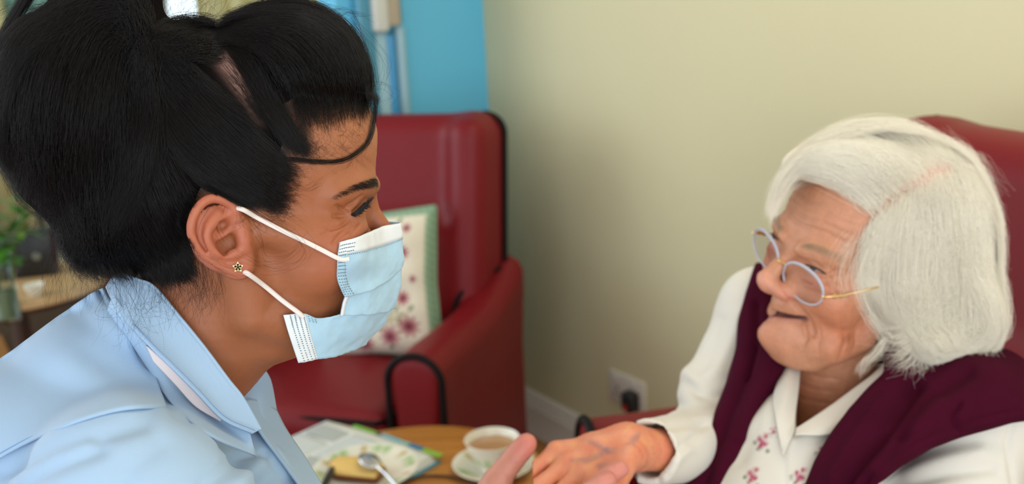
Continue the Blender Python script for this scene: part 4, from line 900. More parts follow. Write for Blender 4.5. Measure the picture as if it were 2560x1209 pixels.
# loose curls in front of and over the ear, on the neck and collar
for pts, N, z in (([(640, 520), (700, 560), (745, 590), (765, 625), (735, 655), (670, 668), (620, 650)], 7, .651), ([(600, 540), (640, 600), (660, 650), (720, 640), (750, 600)], 5, .650), ([(560, 500), (545, 560), (580, 620), (640, 655), (720, 660)], 4, .640), ([(520, 500), (490, 560), (500, 640), (560, 670)], 6, .638), ([(480, 540), (478, 600), (520, 660), (590, 690), (620, 690)], 10, .642), ([(640, 430), (700, 440), (760, 470), (800, 450)], 10, .668)): gr.wisps(pts, N, z, 8, 12, zs=.001)
for i in range(170):
    x = gr.r.uniform(380, 540); gr.wisps([(x, 650), (x + 10, 720), (x - 10 + gr.r.uniform(-30, 40), 740 + gr.r.uniform(0, 70))], 1, .662, 6, 20, zs=.003)
for i in range(70):
    x = gr.r.uniform(270, 440); gr.wisps([(x, 690), (x + gr.r.uniform(-30, 30), 760), (x + gr.r.uniform(-60, 60), 800 + gr.r.uniform(-30, 70))], 1, .645, 8, 34, zs=.003)
# brow hairs and lashes
for q in range(420):
    t = gr.r.random() ** .8; b = catmull([(840, 499), (868, 484), (895, 472), (922, 464), (948, 458)], 50)[int(t * 49)]; y = b[1] + gr.r.uniform(-1, 1) * (4 + 7 * t)
    if gr.r.random() > .25 + t: continue
    c = np.array([(b[0], y), (b[0] - 6, y - 4), (b[0] - 13, y - 3)]); gr.add(gr.lay(catmull(c, 6), .0006), .00007, .00003)
NSTR = curves_obj('hair_strands', gr.S, gr.R, M_HAIRK, NHAIR)
# ================================================================== nurse: lashes, mask, earring, tunic
def cpx(px, py, z): return np.array([(px - W / 2) / F * z, (py - H / 2) / F * z, z]) * 1000.0     # camera-frame millimetres
def nw(p): return to_world(np.asarray(p, float), RN, TN)
M_LASH = mat('mascara', (.004, .004, .004), .5)
ls, lr_ = [], []
rt = catmull([(880, 537), (892, 529), (904, 518), (914, 506)], 60)
for i in range(150):
    t = gr.r.random(); b = rt[int(t * 59)]; up = gr.r.random() < .72; x0 = 49 - 9 * t
    L = gr.r.uniform(.7, 1.1) * (1 if up else .75); dx, dy = ((22, -15) if up else (22, 5)); dx += gr.r.normal(0, 3); dy += gr.r.normal(0, 3)
    pts = [NH(b[0], b[1], x0), NH(b[0] + dx * L * .5, b[1] + dy * L * .35 + (2 if up else 2), x0 + 1.5), NH(b[0] + dx * L, b[1] + dy * L - (3 if up else -1), x0 + 2)]
    ls.append(nw(catmull(pts, 6))); lr_.append(np.linspace(.00042, .00008, 6))
q = MB(); q.tube(nw([NH(a[0], a[1], 48.5 - 9 * i / 59) for i, a in enumerate(rt)][::4]), .0011, 8); lin = q.build('eyeliner', M_LASH, NBODY)
curves_obj('eyelashes', ls, lr_, M_LASH, NBODY)
# ---- face mask
M_MASK = mat('mask_blue', srgb(168, 204, 224), .75, bump=(1400, .25, .0004), noise=(60, .03), sheen=.15)
M_MASKW = mat('mask_white', srgb(222, 228, 230), .75, bump=(1400, .25, .0004))
M_LOOP = mat('loop_white', srgb(232, 222, 216), .8, bump=(1800, .4, .0004))
M_DOT = mat('weld_dot', srgb(96, 122, 134), .8)
fm_o = nw((40, 100, -40)); FM = empty('face_mask', tuple(fm_o), 'pale blue pleated surgical face mask with white ear loops, worn over mouth and nose', 'face mask')
def full_row(near): near = np.array(near); far = near[:-1][::-1] * np.array([-1, 1, 1]); return np.vstack([near, far])
def NX(px, py, x, off=2.2):
    sp = NSURF(px, py); return NH(px, py, max(x, sp[0] + off) if abs(sp[0] - x) < 22 else x)
def row(*a): return full_row([NX(px, py, x) if x > 24 else NH(px, py, x) for px, py, x in a])
def panel(rows, nm, m, nu=90, nv=24, th=.7, mod=None):
    G = loft(rows, nu, nv)
    if mod is not None: G = mod(G)
    return link(nm, grid_mesh(nw(G.reshape(-1, 3)).reshape(G.shape), th / 1000), m, FM), G
A0 = row((848, 605, 57), (900, 589, 43), (955, 566, 17), (1000, 556, 0)); A1 = row((843, 655, 59), (900, 648, 46), (965, 632, 20), (1006, 610, 0))
A2 = row((845, 705, 58), (905, 696, 46), (975, 672, 19), (1008, 645, 0)); A3 = row((861, 741, 54), (925, 727, 41), (978, 695, 17), (1008, 662, 0))
def crinkle(G): 
    h = G.reshape(-1, 3); w = (snoise(h, .22) * .7 + snoise(h, .6, 3.) * .25); return (h * (1 + (w / 110)[:, None])).reshape(G.shape)
pA, GA = panel([A0, A1, A2, A3], 'upper_panel', M_MASK, mod=crinkle)
B0 = row((863, 736, 51), (925, 722, 38), (976, 692, 15), (1004, 660, 0)); B1 = row((856, 765, 51), (922, 757, 38), (975, 735, 16), (1000, 718, 0)); B2 = row((850, 788, 51), (918, 786, 38), (966, 779, 16), (985, 768, 0))
pB, GB = panel([B0, B1, B2], 'middle_panel', M_MASK, mod=crinkle)
C0 = row((708, 787, 61), (758, 782, 59), (800, 796, 56), (850, 785, 50), (918, 782, 36), (963, 776, 14), (982, 766, 0))
C1 = row((722, 835, 60), (770, 832, 57), (815, 835, 52), (858, 832, 44), (910, 822, 30), (945, 812, 12), (962, 805, 0))
C2 = row((745, 905, 56), (790, 898, 50), (830, 892, 42), (862, 884, 32), (890, 873, 20), (908, 863, 8), (916, 858, 0))
def fold(G):
    c = G.reshape(-1, 3).copy(); a, b = NH(812, 800, 52), NH(880, 880, 30)
    d, t = pdist(c, [a, b]); c[:, 0] += np.sign(c[:, 0]) * -2.2 * np.exp(-(d / 5) ** 2); return crinkle(c.reshape(G.shape))
pC, GC = panel([C0, C1, C2], 'lower_panel', M_MASK, 120, 26, mod=fold)
# white nose binding along the top edge and side edge bands, just proud of the panels
def out(p, k): p = np.asarray(p, float); return p + np.array([np.sign(p[..., 0]) * k * .9, np.full(p.shape[:-1], k * .5), np.zeros(p.shape[:-1])]).transpose(*range(1, p.ndim), 0) if p.ndim > 1 else p
def shift(G, k):
    du = np.gradient(G, axis=1); dv = np.gradient(G, axis=0); n = np.cross(du, dv); n /= np.linalg.norm(n, axis=-1, keepdims=True) + 1e-9
    c = np.array([0, 40, -30.]); s_ = np.sign(((G - c) * n).sum(-1, keepdims=True)); return G + n * s_ * k
def strip(G, nm, m, k=.6, th=.5): g = shift(G, k); return link(nm, grid_mesh(nw(g.reshape(-1, 3)).reshape(g.shape), th / 1000), m, FM)
strip(GA[0:6], 'nose_binding', M_MASKW, .7)
strip(GA[:, 0:6], 'side_band', M_MASK, .65); strip(GA[:, -6:], 'side_band', M_MASK, .65)
strip(GC[:, 0:12], 'side_band', M_MASKW, .55); strip(GC[:, -12:], 'side_band', M_MASKW, .55)
strip(GB[:, 0:3], 'side_band', M_MASKW, .55); 
# weld dots (embossed stitches): dark discs paint in the shade of their holes
dv_, df_ = [], []
def dot(Gs, i, j, a=.75, b=.45):
    i = min(max(i, 0), Gs.shape[0] - 1.001); j = min(max(j, 0), Gs.shape[1] - 1.001); i0, j0 = int(i), int(j); fi, fj = i - i0, j - j0
    p = (Gs[i0, j0] * (1 - fi) * (1 - fj) + Gs[i0 + 1, j0] * fi * (1 - fj) + Gs[i0, j0 + 1] * (1 - fi) * fj + Gs[i0 + 1, j0 + 1] * fi * fj)
    u = Gs[i0, j0 + 1] - Gs[i0, j0]; w = Gs[i0 + 1, j0] - Gs[i0, j0]; u = u / np.linalg.norm(u) * a; w = w / np.linalg.norm(w) * b; o = len(dv_)
    for k in range(6): an = k * math.pi / 3; dv_.append(p + u * math.cos(an) + w * math.sin(an))
    df_.append(tuple(range(o, o + 6)))
gs = shift(GA, 1.05)
for r in range(17):
    for cidx in range(4): dot(gs, 1.5 + r * 1.25, .7 + cidx * 1.45)
for r in range(3):
    for cidx in range(4): dot(gs, 1.6 + r * 1.3, 6.6 + cidx * 1.3)
for k in range(64): dot(gs, 5.4 + 0 * k, 7 + k * 1.2, .55, .3)
gs2 = shift(GC, 1.0)
for r in range(24):
    for cidx in range(4): dot(gs2, .8 + r * 1.02, 3.2 + cidx * 2.2, .6, .45)
for r in range(3):
    for cidx in range(3): dot(gs2, 1.0 + r * 1.6, 12.5 + cidx * 2.0, .6, .4)
o = link('weld_dots', mesh('weld_dots', nw(np.array(dv_)), df_), M_DOT, FM, smooth=False); o['kind'] = 'stuff'
# ear loops
def loop(pts, nm='ear_loop', r=.00175): q = MB(); q.tube(nw(catmull(pts, 40)), r, 10, flat=.75); return q.build(nm, M_LOOP, FM)
loop([NH(560, 520, 60), NX(600, 521, 66, .8), NX(640, 542, 60, 1.6), NX(680, 563, 60, 2), NX(720, 583, 60, 2), NX(760, 602, 60, 2), NX(800, 622, 60, 2.2), NX(850, 647, 60, 3.6), NX(872, 647, 58, 3.8)])
loop([NH(590, 672, 62), NX(617, 682, 62, .5), NX(660, 713, 60, 1.6), NX(705, 750, 60, 2), NX(745, 780, 62, 3.4), NX(758, 792, 61, 3.6)])
loop([NH(560, 520, 60), NH(520, 540, 64), NH(500, 590, 66), NH(530, 650, 63), NH(590, 672, 62)])
far = [NH(596, 519, 69.5), NH(720, 583, 68), NH(850, 647, 60)]; loop([p * np.array([-1, 1, 1]) for p in far]); far = [NH(614, 680, 66), NH(660, 713, 68), NH(745, 780, 63)]; loop([p * np.array([-1, 1, 1]) for p in far])
# ---- star earring
ec = NH(595, 667, 79.5); EA = empty('earring', tuple(nw(ec)), 'gold star stud earring with dark stones in the ear lobe above the mask\'s lower loop', 'earring')
M_GOLD = mat('gold', (.80, .52, .20), .25, 1.0); M_GEM = mat('dark_gem', (.01, .014, .012), .08)
yx = np.array([0, 1, 0.]); zx = np.array([0, 0, 1.])
v = []; 
for k in range(10):
    a = math.pi / 2 + k * math.pi / 5 + .1; r = 3.7 if k % 2 == 0 else 2.0; v.append(ec + yx * r * math.cos(a) + zx * r * math.sin(a))
front = [p + np.array([.9, 0, 0]) for p in v]; allv = v + front
q = MB(); q.add(nw(np.array(allv)), [tuple(range(10))[::-1], tuple(range(10, 20))] + [(i, (i + 1) % 10, 10 + (i + 1) % 10, 10 + i) for i in range(10)]); q.build('star', M_GOLD, EA, smooth=False)
for k in range(6):
    a = k * 2 * math.pi / 5 + math.pi / 2 + .1; rr = 1.7 if k < 5 else 0; c_ = ec + np.array([1.0, 0, 0]) + yx * rr * math.cos(a) + zx * rr * math.sin(a)
    q = MB(); q.lathe([(0, 0), (.0009, 0), (.0008, .0004), (.0004, .0008), (0, .0009)], 10, Matrix.Translation(Vector(nw(c_))) @ Vector((0, 0, 1)).rotation_difference(Vector(nw(ec + np.array([1, 0, 0])) - nw(ec))).to_matrix().to_4x4()); q.build('stone', M_GEM, EA)
# ---- tunic (camera-frame millimetres)
def cw(v): return C2W(np.asarray(v, float) / 1000.0)
def tunic():
    s = SDF((-560, 40, 430), (-95, 470, 960), 3.4)
    s.path([cpx(332, 866, .715), cpx(240, 1000, .71), cpx(150, 1195, .70), cpx(0, 1400, .74)], [43, 66, 95, 120], 0)
    s.path([cpx(385, 1010, .705), cpx(360, 1130, .665), cpx(300, 1265, .602)], [42, 46, 58], 26)
    s.path([cpx(300, 1265, .602), cpx(480, 1400, .595), cpx(720, 1500, .61)], [58, 58, 52], 30)
    s.path([cpx(550, 1300, .725), cpx(500, 1500, .76)], [74, 120], 26)
    s.path([cpx(400, 990, .76), cpx(400, 1120, .86)], [46, 60], 30)
    s.path([cpx(400, 1130, .86), cpx(640, 1400, .9)], [60, 50], 20)
    # opening for the neck
    ctr = [TN + RN @ np.array(p) for p in ((0, -24, -60), (0, -40, -125), (0, -52, -150))]
    s.path(ctr, [55, 51, 45], 6, '-')
    v, f = s.mesh(); v = laplace(v, f, 2); n = normals(v, f)
    uv = np.c_[v[:, 0] / v[:, 2] * F + W / 2, v[:, 1] / v[:, 2] * F + H / 2, 0 * v[:, 0]]; nearm = np.clip((760 - v[:, 2]) / 30, 0, 1)
    def crease(pts, w, dep):
        nonlocal v
        p = np.array([(a, b, 0) for a, b in pts], float); p = catmull(p, 24); d = np.full(len(v), 1e9)
        for i in range(len(p) - 1):
            ba = p[i + 1] - p[i]; t = np.clip(((uv - p[i]) @ ba) / (ba @ ba + 1e-9), 0, 1); d = np.minimum(d, np.linalg.norm(uv - p[i] - t[:, None] * ba, axis=1))
        v = v - n * (np.exp(-(d / w) ** 2) * dep * nearm)[:, None]
    crease([(0, 1180), (120, 1130), (230, 1090), (360, 1050)], 26, 5); crease([(20, 1209), (100, 1150), (220, 1100)], 16, -3); crease([(20, 1235), (110, 1180), (250, 1120)], 22, 4)
    crease([(480, 1230), (540, 1160), (600, 1140), (665, 1138)], 9, 2.2); crease([(500, 1040), (535, 1080), (560, 1140)], 6, 1.6); crease([(665, 1138), (700, 1170), (730, 1215)], 14, 4)
    crease([(560, 1050), (620, 1080), (680, 1120), (720, 1180)], 16, -4); crease([(600, 1209), (640, 1170), (660, 1145)], 22, -4); crease([(520, 1210), (560, 1180), (590, 1160)], 16, 3); crease([(640, 1215), (680, 1190)], 16, 3)
    crease([(300, 1209), (330, 1160), (400, 1110)], 30, 2.5); crease([(420, 1000), (440, 1030), (480, 1050)], 14, 3); crease([(150, 900), (260, 960), (340, 1000)], 40, -2.5); crease([(220, 880), (300, 940), (380, 990)], 30, 2)
    v = v + n * (snoise(v, .035) * 1.2)[:, None]
    return v, f
tv, tf = tunic(); tvw = cw(tv)
def fabric(name, col, scale=900, strength=.35, dist=.0006, sheen=.15, rough=.8, ang=.7, noise=(8, .03)):
    m = mat(name, col, rough, sheen=sheen, noise=noise); nt = m.node_tree; b = nt.nodes['Principled BSDF']
    tc = nt.nodes.new('ShaderNodeTexCoord'); mp = nt.nodes.new('ShaderNodeMapping'); mp.inputs['Rotation'].default_value = (0, ang, ang); w = nt.nodes.new('ShaderNodeTexWave')
    w.inputs['Scale'].default_value = scale; w.inputs['Distortion'].default_value = .6; bp = nt.nodes.new('ShaderNodeBump'); bp.inputs['Strength'].default_value = strength; bp.inputs['Distance'].default_value = dist
    nt.links.new(tc.outputs['Object'], mp.inputs[0]); nt.links.new(mp.outputs[0], w.inputs[0]); nt.links.new(w.outputs['Fac'], bp.inputs['Height']); nt.links.new(bp.outputs[0], b.inputs['Normal']); return m
M_TUNIC = fabric('tunic_twill', srgb(160, 189, 217), 560, .10, .0004)
TUN = link('tunic', mesh('tunic', tvw, tf), M_TUNIC, NURSE)
tb_ = BVHTree.FromPolygons([tuple(p) for p in tvw.tolist()], tf.tolist())
def on_tunic(px, py, lift, z0=.66):
    d = ray(px, py); h = tb_.ray_cast(Vector(CO), Vector(d)); z = z0 if h[0] is None else h[3] * float(d @ CF); return P(px, py, z - lift)
def pgrid(rows, nu, nv): return loft([[(a, b, 0) for a, b in r] for r in rows], nu, nv)[..., :2]
# shoulder panel lying over the back of the tunic: follows the cloth, lower edge lifts at the front corner
top = [(-40, 925), (60, 855), (150, 788), (225, 735), (268, 715)]; edge = [(268, 715), (300, 780), (345, 845), (378, 900), (402, 970), (415, 1018)]
low = [(-40, 1168), (60, 1112), (160, 1066), (260, 1034), (340, 1020), (415, 1018)]
g2 = pgrid([top, [(-40, 1000), (70, 930), (170, 860), (255, 815), (330, 815)], [(-40, 1085), (70, 1025), (180, 965), (290, 925), (380, 915)], low], 60, 40)
Gp = np.zeros((*g2.shape[:2], 3))
for i in range(g2.shape[0]):
    zrow = []
    for j in range(g2.shape[1]):
        d = ray(*g2[i, j]); h = tb_.ray_cast(Vector(CO), Vector(d)); zrow.append(h[3] * float(d @ CF) if h[0] is not None else np.nan)
    Gp[i, :, 0] = zrow
zz = Gp[..., 0].copy()
for j in range(zz.shape[1]):
    col = zz[:, j]; ok = ~np.isnan(col); zz[:, j] = np.interp(np.arange(len(col)), np.where(ok)[0], col[ok]) if ok.any() else .7
for _ in range(6): zp = np.pad(zz, 1, 'edge'); zz = (zp[:-2, 1:-1] + zp[2:, 1:-1] + zp[1:-1, :-2] + zp[1:-1, 2:] + 2 * zz) / 6
ii = np.linspace(0, 1, zz.shape[0])[:, None]; jj = np.linspace(0, 1, zz.shape[1])[None]
lift = .0035 + .003 * np.clip(ii - .6, 0, 1) + .005 * np.clip((ii - .75) / .25, 0, 1) * np.clip((jj - .7) / .3, 0, 1)
link('shoulder_panel', grid_mesh(P(g2[..., 0], g2[..., 1], zz - lift), .0016), M_TUNIC, TUN)
q = MB(); q.tube(P(g2[-3, :, 0], g2[-3, :, 1], zz[-3] - lift[-3] - .0009), .0004, 5); q.build('stitching', mat('stitch', srgb(120, 156, 200), .8), TUN)
# collar leaf near side
def leaf(rows, nm, m=None, th=.0018, nu=60, nv=14):
    R_ = [[P(*p) for p in r] for r in rows]; return link(nm, grid_mesh(loft(R_, nu, nv), th), m or M_TUNIC, TUN)
inner = [(300, 684, .690), (345, 700, .676), (385, 718, .668), (443, 786, .664), (509, 867, .663), (569, 948, .664), (606, 995, .666), (650, 1073, .664)]
mid = [(285, 690, .690), (322, 730, .668), (360, 778, .660), (410, 840, .656), (470, 905, .655), (535, 985, .656), (585, 1035, .658), (641, 1078, .661)]
outer = [(266, 718, .692), (283, 756, .668), (325, 815, .654), (378, 870, .647), (425, 915, .645), (490, 980, .646), (556, 1048, .650), (631, 1083, .658)]
leaf([inner, mid, outer], 'collar')
q = MB(); q.tube(catmull([np.array(P(*p)) for p in inner], 60), .0014, 6); q.build('collar_fold', M_TUNIC, TUN)
q = MB(); q.tube(catmull([np.array(P(a - 6 * 0 + 7, b - 7, z - .0013)) for a, b, z in outer[2:]], 50), .00035, 5); q.build('stitching', bpy.data.materials['stitch'], TUN)
# white facing strip under the collar
leaf([[(366, 862, .653), (425, 915, .652), (490, 980, .653), (556, 1046, .656)], [(384, 902, .654), (440, 962, .653), (490, 1016, .654), (552, 1052, .657)]], 'facing', mat('white_facing', srgb(226, 214, 214), .8), .0012, 40, 8)
# far collar and front edges
leaf([[(600, 992, .712), (625, 958, .722), (660, 920, .735)], [(622, 1020, .708), (650, 985, .722), (677, 955, .742)], [(648, 1078, .706), (668, 1050, .722), (692, 1036, .748)]], 'collar', None, .0018, 30, 20)
leaf([[(604, 1000, .700), (650, 1080, .700), (705, 1155, .700), (760, 1230, .695)], [(640, 1000, .716), (672, 1070, .718), (730, 1150, .72), (785, 1225, .715)], [(690, 1025, .742), (716, 1075, .745), (760, 1140, .745), (812, 1225, .74)]], 'front_facing', None, .0018, 40, 20)

_up = [(282, 735), (340, 812), (400, 872), (470, 942), (545, 1015), (625, 1080)]; _lo = [(268, 775), (322, 850), (372, 925), (430, 1010), (520, 1085), (640, 1140)]
_rows = [[P(a, b, .6615) for a, b in _up], [P((a + c) / 2, (b + d) / 2, .6600) for (a, b), (c, d) in zip(_up, _lo)], [np.array(on_tunic(c, d, .0012, .66)) if W2P(np.array(on_tunic(c, d, .0012, .66)))[2] < .675 else P(c, d, .660) for c, d in _lo]]
link('under_collar', grid_mesh(loft(_rows, 50, 16), .0012), M_TUNIC, TUN)
# ================================================================== older woman: head
RL = orth([[-.397, -.906, .1445], [-.342, 0, -.940], [.851, -.4226, -.310]]); TL = np.array([378., 33, 1072])
def LH(px, py, x): return hp(px, py, x, RL, TL)
def lw(p): return to_world(np.asarray(p, float), RL, TL)
def lady_head():
    s = SDF((-88, -112, -215), (88, 132, 138), 1.35); S = (-1, 1)
    head_base(s, -1)
    s.path([(0, -10, -20), (0, -12, -90), (0, -26, -220)], [52, 50, 56], 16)
    for q in S:
        s.ell((q * 40, 64, -14), (21, 19, 18), 10); s.ell((q * 40, 44, -60), (18, 26, 19), 12); s.ell((q * 26, 64, -70), (14, 14, 13), 9)
        s.ell((q * 15, 97, -16), (9, 11, 8.5), 4)
        s.path([(q * 50, 58, 32), (q * 36, 79, 38), (q * 14, 90, 38)], [5, 6, 5], 8)
        s.ell((q * 33, 77, 7), (15, 8, 6), 6)
    s.ell((0, 109, -13), (12.5, 12.5, 11), 7); s.ell((0, 78, -71), (24, 20, 21), 9); s.ell((0, 78, -58), (22, 14, 12), 8); s.ell((0, 50, -94), (36, 30, 14), 16)
    s.ell((0, 82, -36), (24, 13, 11), 8)
    s.path([(-21, 81, -51), (-10, 88, -53), (0, 90, -53.5), (10, 88, -53), (21, 81, -51)], [3, 4.2, 4.4, 4.2, 3], 4)
    s.path([(-23, 81, -40), (-9, 89, -39), (0, 91, -38.5), (9, 89, -39), (23, 81, -40)], [2.5, 3, 3, 3, 2.5], 4)
    s.path([(-28, 82, -43), (-13, 90, -46.5), (0, 94, -46.5), (13, 90, -46.5), (28, 82, -43)], [2.0, 3.6, 4.0, 3.6, 2.0], 1.5, '-', n=14)
    for q in S:                  # narrowed eye openings
        s.path([(q * 45, 76.5, 20.5), (q * 37, 81.5, 21.8), (q * 28, 84, 21), (q * 19, 82.5, 18.5)], [1.2, 2.5, 2.6, 1.5], 1.0, '-', n=12)
    v, f = s.mesh(); v = laplace(v, f, 2, .45)
    # fit to this person's features
    LMK = dict(oc=((-44, 72, 22), (2072, 681)), ic=((-16, 80, 20), (2007, 655)), icr=((16, 80, 20), (1957, 609)), sell=((0, 93, 28), (1966, 625)), nose=((0, 121, -13), (1897, 700)), al=((-20, 96, -17), (1968, 741)), mc=((-27, 82, -44), (2010, 796)), mcr=((24, 84, -44), (1940, 774)), pog=((0, 98, -72), (1906, 828)), men=((0, 82, -92), (1945, 880)), ch=((-45, 52, -60), (2075, 870)), jaw=((-52, 5, -58), (2165, 850)), fh=((0, 86, 95), (2040, 470)), tm=((-62, 40, 40), (2150, 640)), neck=((0, 38, -112), (2000, 908)), ear=((-70, 0, 0), (2242, 739)), top=((0, 5, 130), (2194, 397)), cr=((0, -90, 60), (2300, 560)))
    src = []; dst = []
    for p, (px, py) in LMK.values():
        p = np.array(p, float); c = RL @ p + TL; t = np.array([(px - W / 2) / F * c[2], (py - H / 2) / F * c[2], c[2]]); src.append(p); dst.append(RL.T @ (t - TL))
    global LWARP; LWARP = lambda a: rbf_warp(np.asarray(a, float), src, dst, 26.0)
    from mathutils.kdtree import KDTree
    kd = KDTree(len(v)); [kd.insert(p, i) for i, p in enumerate(v.tolist())]; kd.balance()
    def groove(v, n, pts, w, dep): pp = catmull(pts, max(8, 4 * len(pts))); return globals()['groove'](v, n, [v[kd.find(p)[1]] for p in pp], w, dep * 1.15)
    n = normals(v, f); S2 = lambda pts, q: [(q * a, b, c) for a, b, c in pts]
    for q in S:
        for pts, w, d in (([(17, 99, -10), (22, 94, -20), (29, 88, -32), (35, 80, -48), (34, 76, -58)], 3.2, 3.4), ([(29, 81, -50), (32, 78, -62), (30, 74, -74)], 2.6, 2.6), ([(38, 74, -40), (42, 68, -56), (40, 62, -70)], 2.4, 1.6), ([(46, 78, 19), (54, 70, 16), (60, 60, 11)], 1.8, 1.3), ([(46, 79, 21), (56, 68, 24), (62, 56, 26)], 1.8, 1.2), ([(45, 78, 17), (51, 72, 8), (56, 62, 0)], 1.8, 1.2),
                          ([(20, 90, 10), (30, 88, 5), (42, 79, 9)], 2.2, 1.6), ([(18, 88, 25.5), (30, 89, 27.5), (44, 78, 25)], 1.8, 1.6), ([(48, 50, -30), (50, 44, -48), (44, 44, -66)], 2.6, 1.5), ([(54, 34, -20), (56, 28, -42), (50, 28, -62)], 2.6, 1.2)): v = groove(v, n, S2(pts, q), w, d)
    for k, z in enumerate((50, 58, 66, 75, 84)): v = groove(v, n, [(-58, 50, z - 6), (-40, 78, z), (-18, 91, z + 2), (0, 93, z), (18, 91, z + 2), (40, 78, z), (58, 50, z - 6)], 2.0, (.9, 1.3, 1.1, .9, .6)[k])
    for q in S: v = groove(v, n, [(q * 5, 97, 34), (q * 6, 95, 42), (q * 8, 94, 50)], 1.6, 1.2)
    for z in (-118, -134, -150): v = groove(v, n, [(-44, 12, z + 8), (-20, 36, z), (0, 40, z - 2), (20, 36, z), (44, 12, z + 8)], 2.4, 1.5)
    n = normals(v, f); v = v + n * (snoise(v, .45) * .22 + snoise(v, 1.0, 2.) * .10)[:, None]
    base = np.array(srgb(196, 138, 106)); c = np.tile(base, (len(v), 1))
    def blend(w, col): nonlocal c; c = c * (1 - w[:, None]) + np.array(col) * w[:, None]
    def blob(p, r, col, a): blend(a * np.exp(-(((v - np.array(p)) / np.array(r)) ** 2).sum(1)), col)
    for q in S: blob((q * 46, 60, -18), (20, 26, 26), srgb(206, 120, 84), .75); blob((q * 16, 98, -16), (9, 10, 9), srgb(214, 132, 122), .7); blob((q * 38, 84, 8), (14, 10, 6), srgb(190, 112, 92), .6); blob((q * 50, 40, -50), (22, 26, 24), srgb(196, 112, 74), .6)
    blob((0, 118, -12), (14, 14, 13), srgb(222, 156, 136), .7); blob((0, 90, -74), (20, 16, 16), srgb(208, 140, 112), .6); blob((0, 30, -150), (40, 30, 50), srgb(196, 118, 84), .7)
    for q in S: d, t = pdist(v, [(q * 20, 82, -50), (q * 10, 90, -52), (0, 93, -52)]); blend(.75 * np.exp(-(d / 4.0) ** 2), srgb(150, 72, 82))
    d, t = pdist(v, [(-25, 80, -44), (-12, 87, -46.5), (0, 89, -46.5), (12, 87, -46.5), (25, 80, -44)]); blend(.95 * np.exp(-(d / 4.2) ** 4), srgb(64, 24, 26))
    for q in S: d, t = pdist(v, [(q * 52, 58, 36), (q * 40, 78, 42), (q * 26, 86, 44), (q * 14, 91, 41)]); blend(.45 * np.exp(-(d / 4) ** 2), srgb(150, 128, 100))
    rr = random.Random(4)
    for k in range(46):
        a = (rr.choice(S) * rr.uniform(20, 66), rr.uniform(0, 80), rr.uniform(-70, 60)); d = np.linalg.norm(v - np.array(a), axis=1); blend(np.clip(1.6 - d / rr.uniform(1.2, 2.6), 0, 1) * .5, srgb(150, 86, 52))
    for p_ in ((-55, 38, -46), (-50, 48, -56)): d, t = pdist(v, [p_, (p_[0] + 2, p_[1] + 3, p_[2] - 2)]); blend(np.clip(1.8 - d / 3.6, 0, 1) * .6, srgb(146, 80, 44))
    c *= (1 + .07 * snoise(v, .22, 2.) + .05 * snoise(v, .7, 6.))[:, None]
    v = LWARP(v)
    return v, f, c
l_v, l_f, l_c = lady_head(); l_vw = lw(l_v)
# ---- arm, hand: continuous forearm + hand (camera-frame mm), same body mesh
def hand_mesh(build, lo, hi, h, feats):
    s = SDF(lo, hi, h); build(s); v, f = s.mesh(); v = laplace(v, f, 2, .45); n = normals(v, f)
    for pts, w, d in feats.get('g', []): v = groove(v, n, pts, w, d)
    n = normals(v, f); v = v + n * (snoise(v, .5) * .18 + snoise(v, 1.1, 3.) * .08)[:, None]; return v, f
K = [cpx(1392, 1128, .985), cpx(1420, 1158, .970), cpx(1452, 1186, .957), cpx(1490, 1210, .947)]          # knuckles: little, ring, middle, index
M1 = [cpx(1318, 1190, .968), cpx(1325, 1232, .945), cpx(1362, 1262, .935), cpx(1415, 1282, .930)]
T1 = [cpx(1262, 1240, .955), cpx(1262, 1282, .935), cpx(1300, 1312, .925), cpx(1360, 1330, .925)]
WR = cpx(1568, 1118, .99); WR2 = cpx(1640, 1124, 1.01)
def lady_hand(s):
    s.path([cpx(1735, 1102, 1.09), WR2, WR], [20, 22, 22.5], 0); s.path([WR, cpx(1490, 1125, .983)], [23, 19], 14)
    for k, (a, b, c_) in enumerate(zip(K, M1, T1)):
        s.path([WR + (K[k] - WR) * .15, WR + (K[k] - WR) * .6, K[k]], [15, 13, 11.2 + (k % 2) * .6], 9); s.path([a, (a + b) / 2, b, c_], [10.2, 8.6, 9.2, 7.2], 3.2)
    s.ell(cpx(1592, 1146, .972), (9, 9, 9), 8); s.path([cpx(1570, 1140, .965), cpx(1530, 1215, .935), cpx(1470, 1275, .92)], [14, 12.5, 10], 10)
vein = lambda *p: [cpx(*q) for q in p]
veins = [vein((1600, 1085, .968), (1560, 1120, .964), (1520, 1125, .962), (1480, 1105, .965), (1440, 1100, .967)), vein((1520, 1125, .962), (1470, 1150, .955), (1430, 1150, .955)), vein((1560, 1120, .964), (1540, 1150, .955), (1500, 1165, .95)), vein((1530, 1080, .968), (1470, 1090, .968), (1410, 1105, .972))]
kn = [(K[k] + np.array([0, -9, -6]), 9) for k in range(4)]
hv_, hf_ = hand_mesh(lady_hand, (20, 170, 880), (215, 300, 1085), 1.15, {})
def veinify(v, f):
    n = normals(v, f)
    for p in veins:
        pp = catmull(p, 20); d = np.full(len(v), 1e9)
        for i in range(len(pp) - 1):
            a, b = pp[i], pp[i + 1]; ba = b - a; t = np.clip(((v - a) @ ba) / (ba @ ba), 0, 1); w = v - a - t[:, None] * ba; w[:, 2] *= .35; d = np.minimum(d, np.linalg.norm(w, axis=1))
        v = v + n * (1.7 * np.exp(-(d / 2.2) ** 2))[:, None]; yield d
    yield v
*vd, hv_ = list(veinify(hv_, hf_))
hc = np.tile(np.array(srgb(214, 142, 108)), (len(hv_), 1))
m1 = np.clip(.5 + .6 * snoise(hv_, .14, 1.), 0, 1)[:, None]; hc = hc * (1 - .55 * m1) + np.array(srgb(206, 112, 84)) * .55 * m1
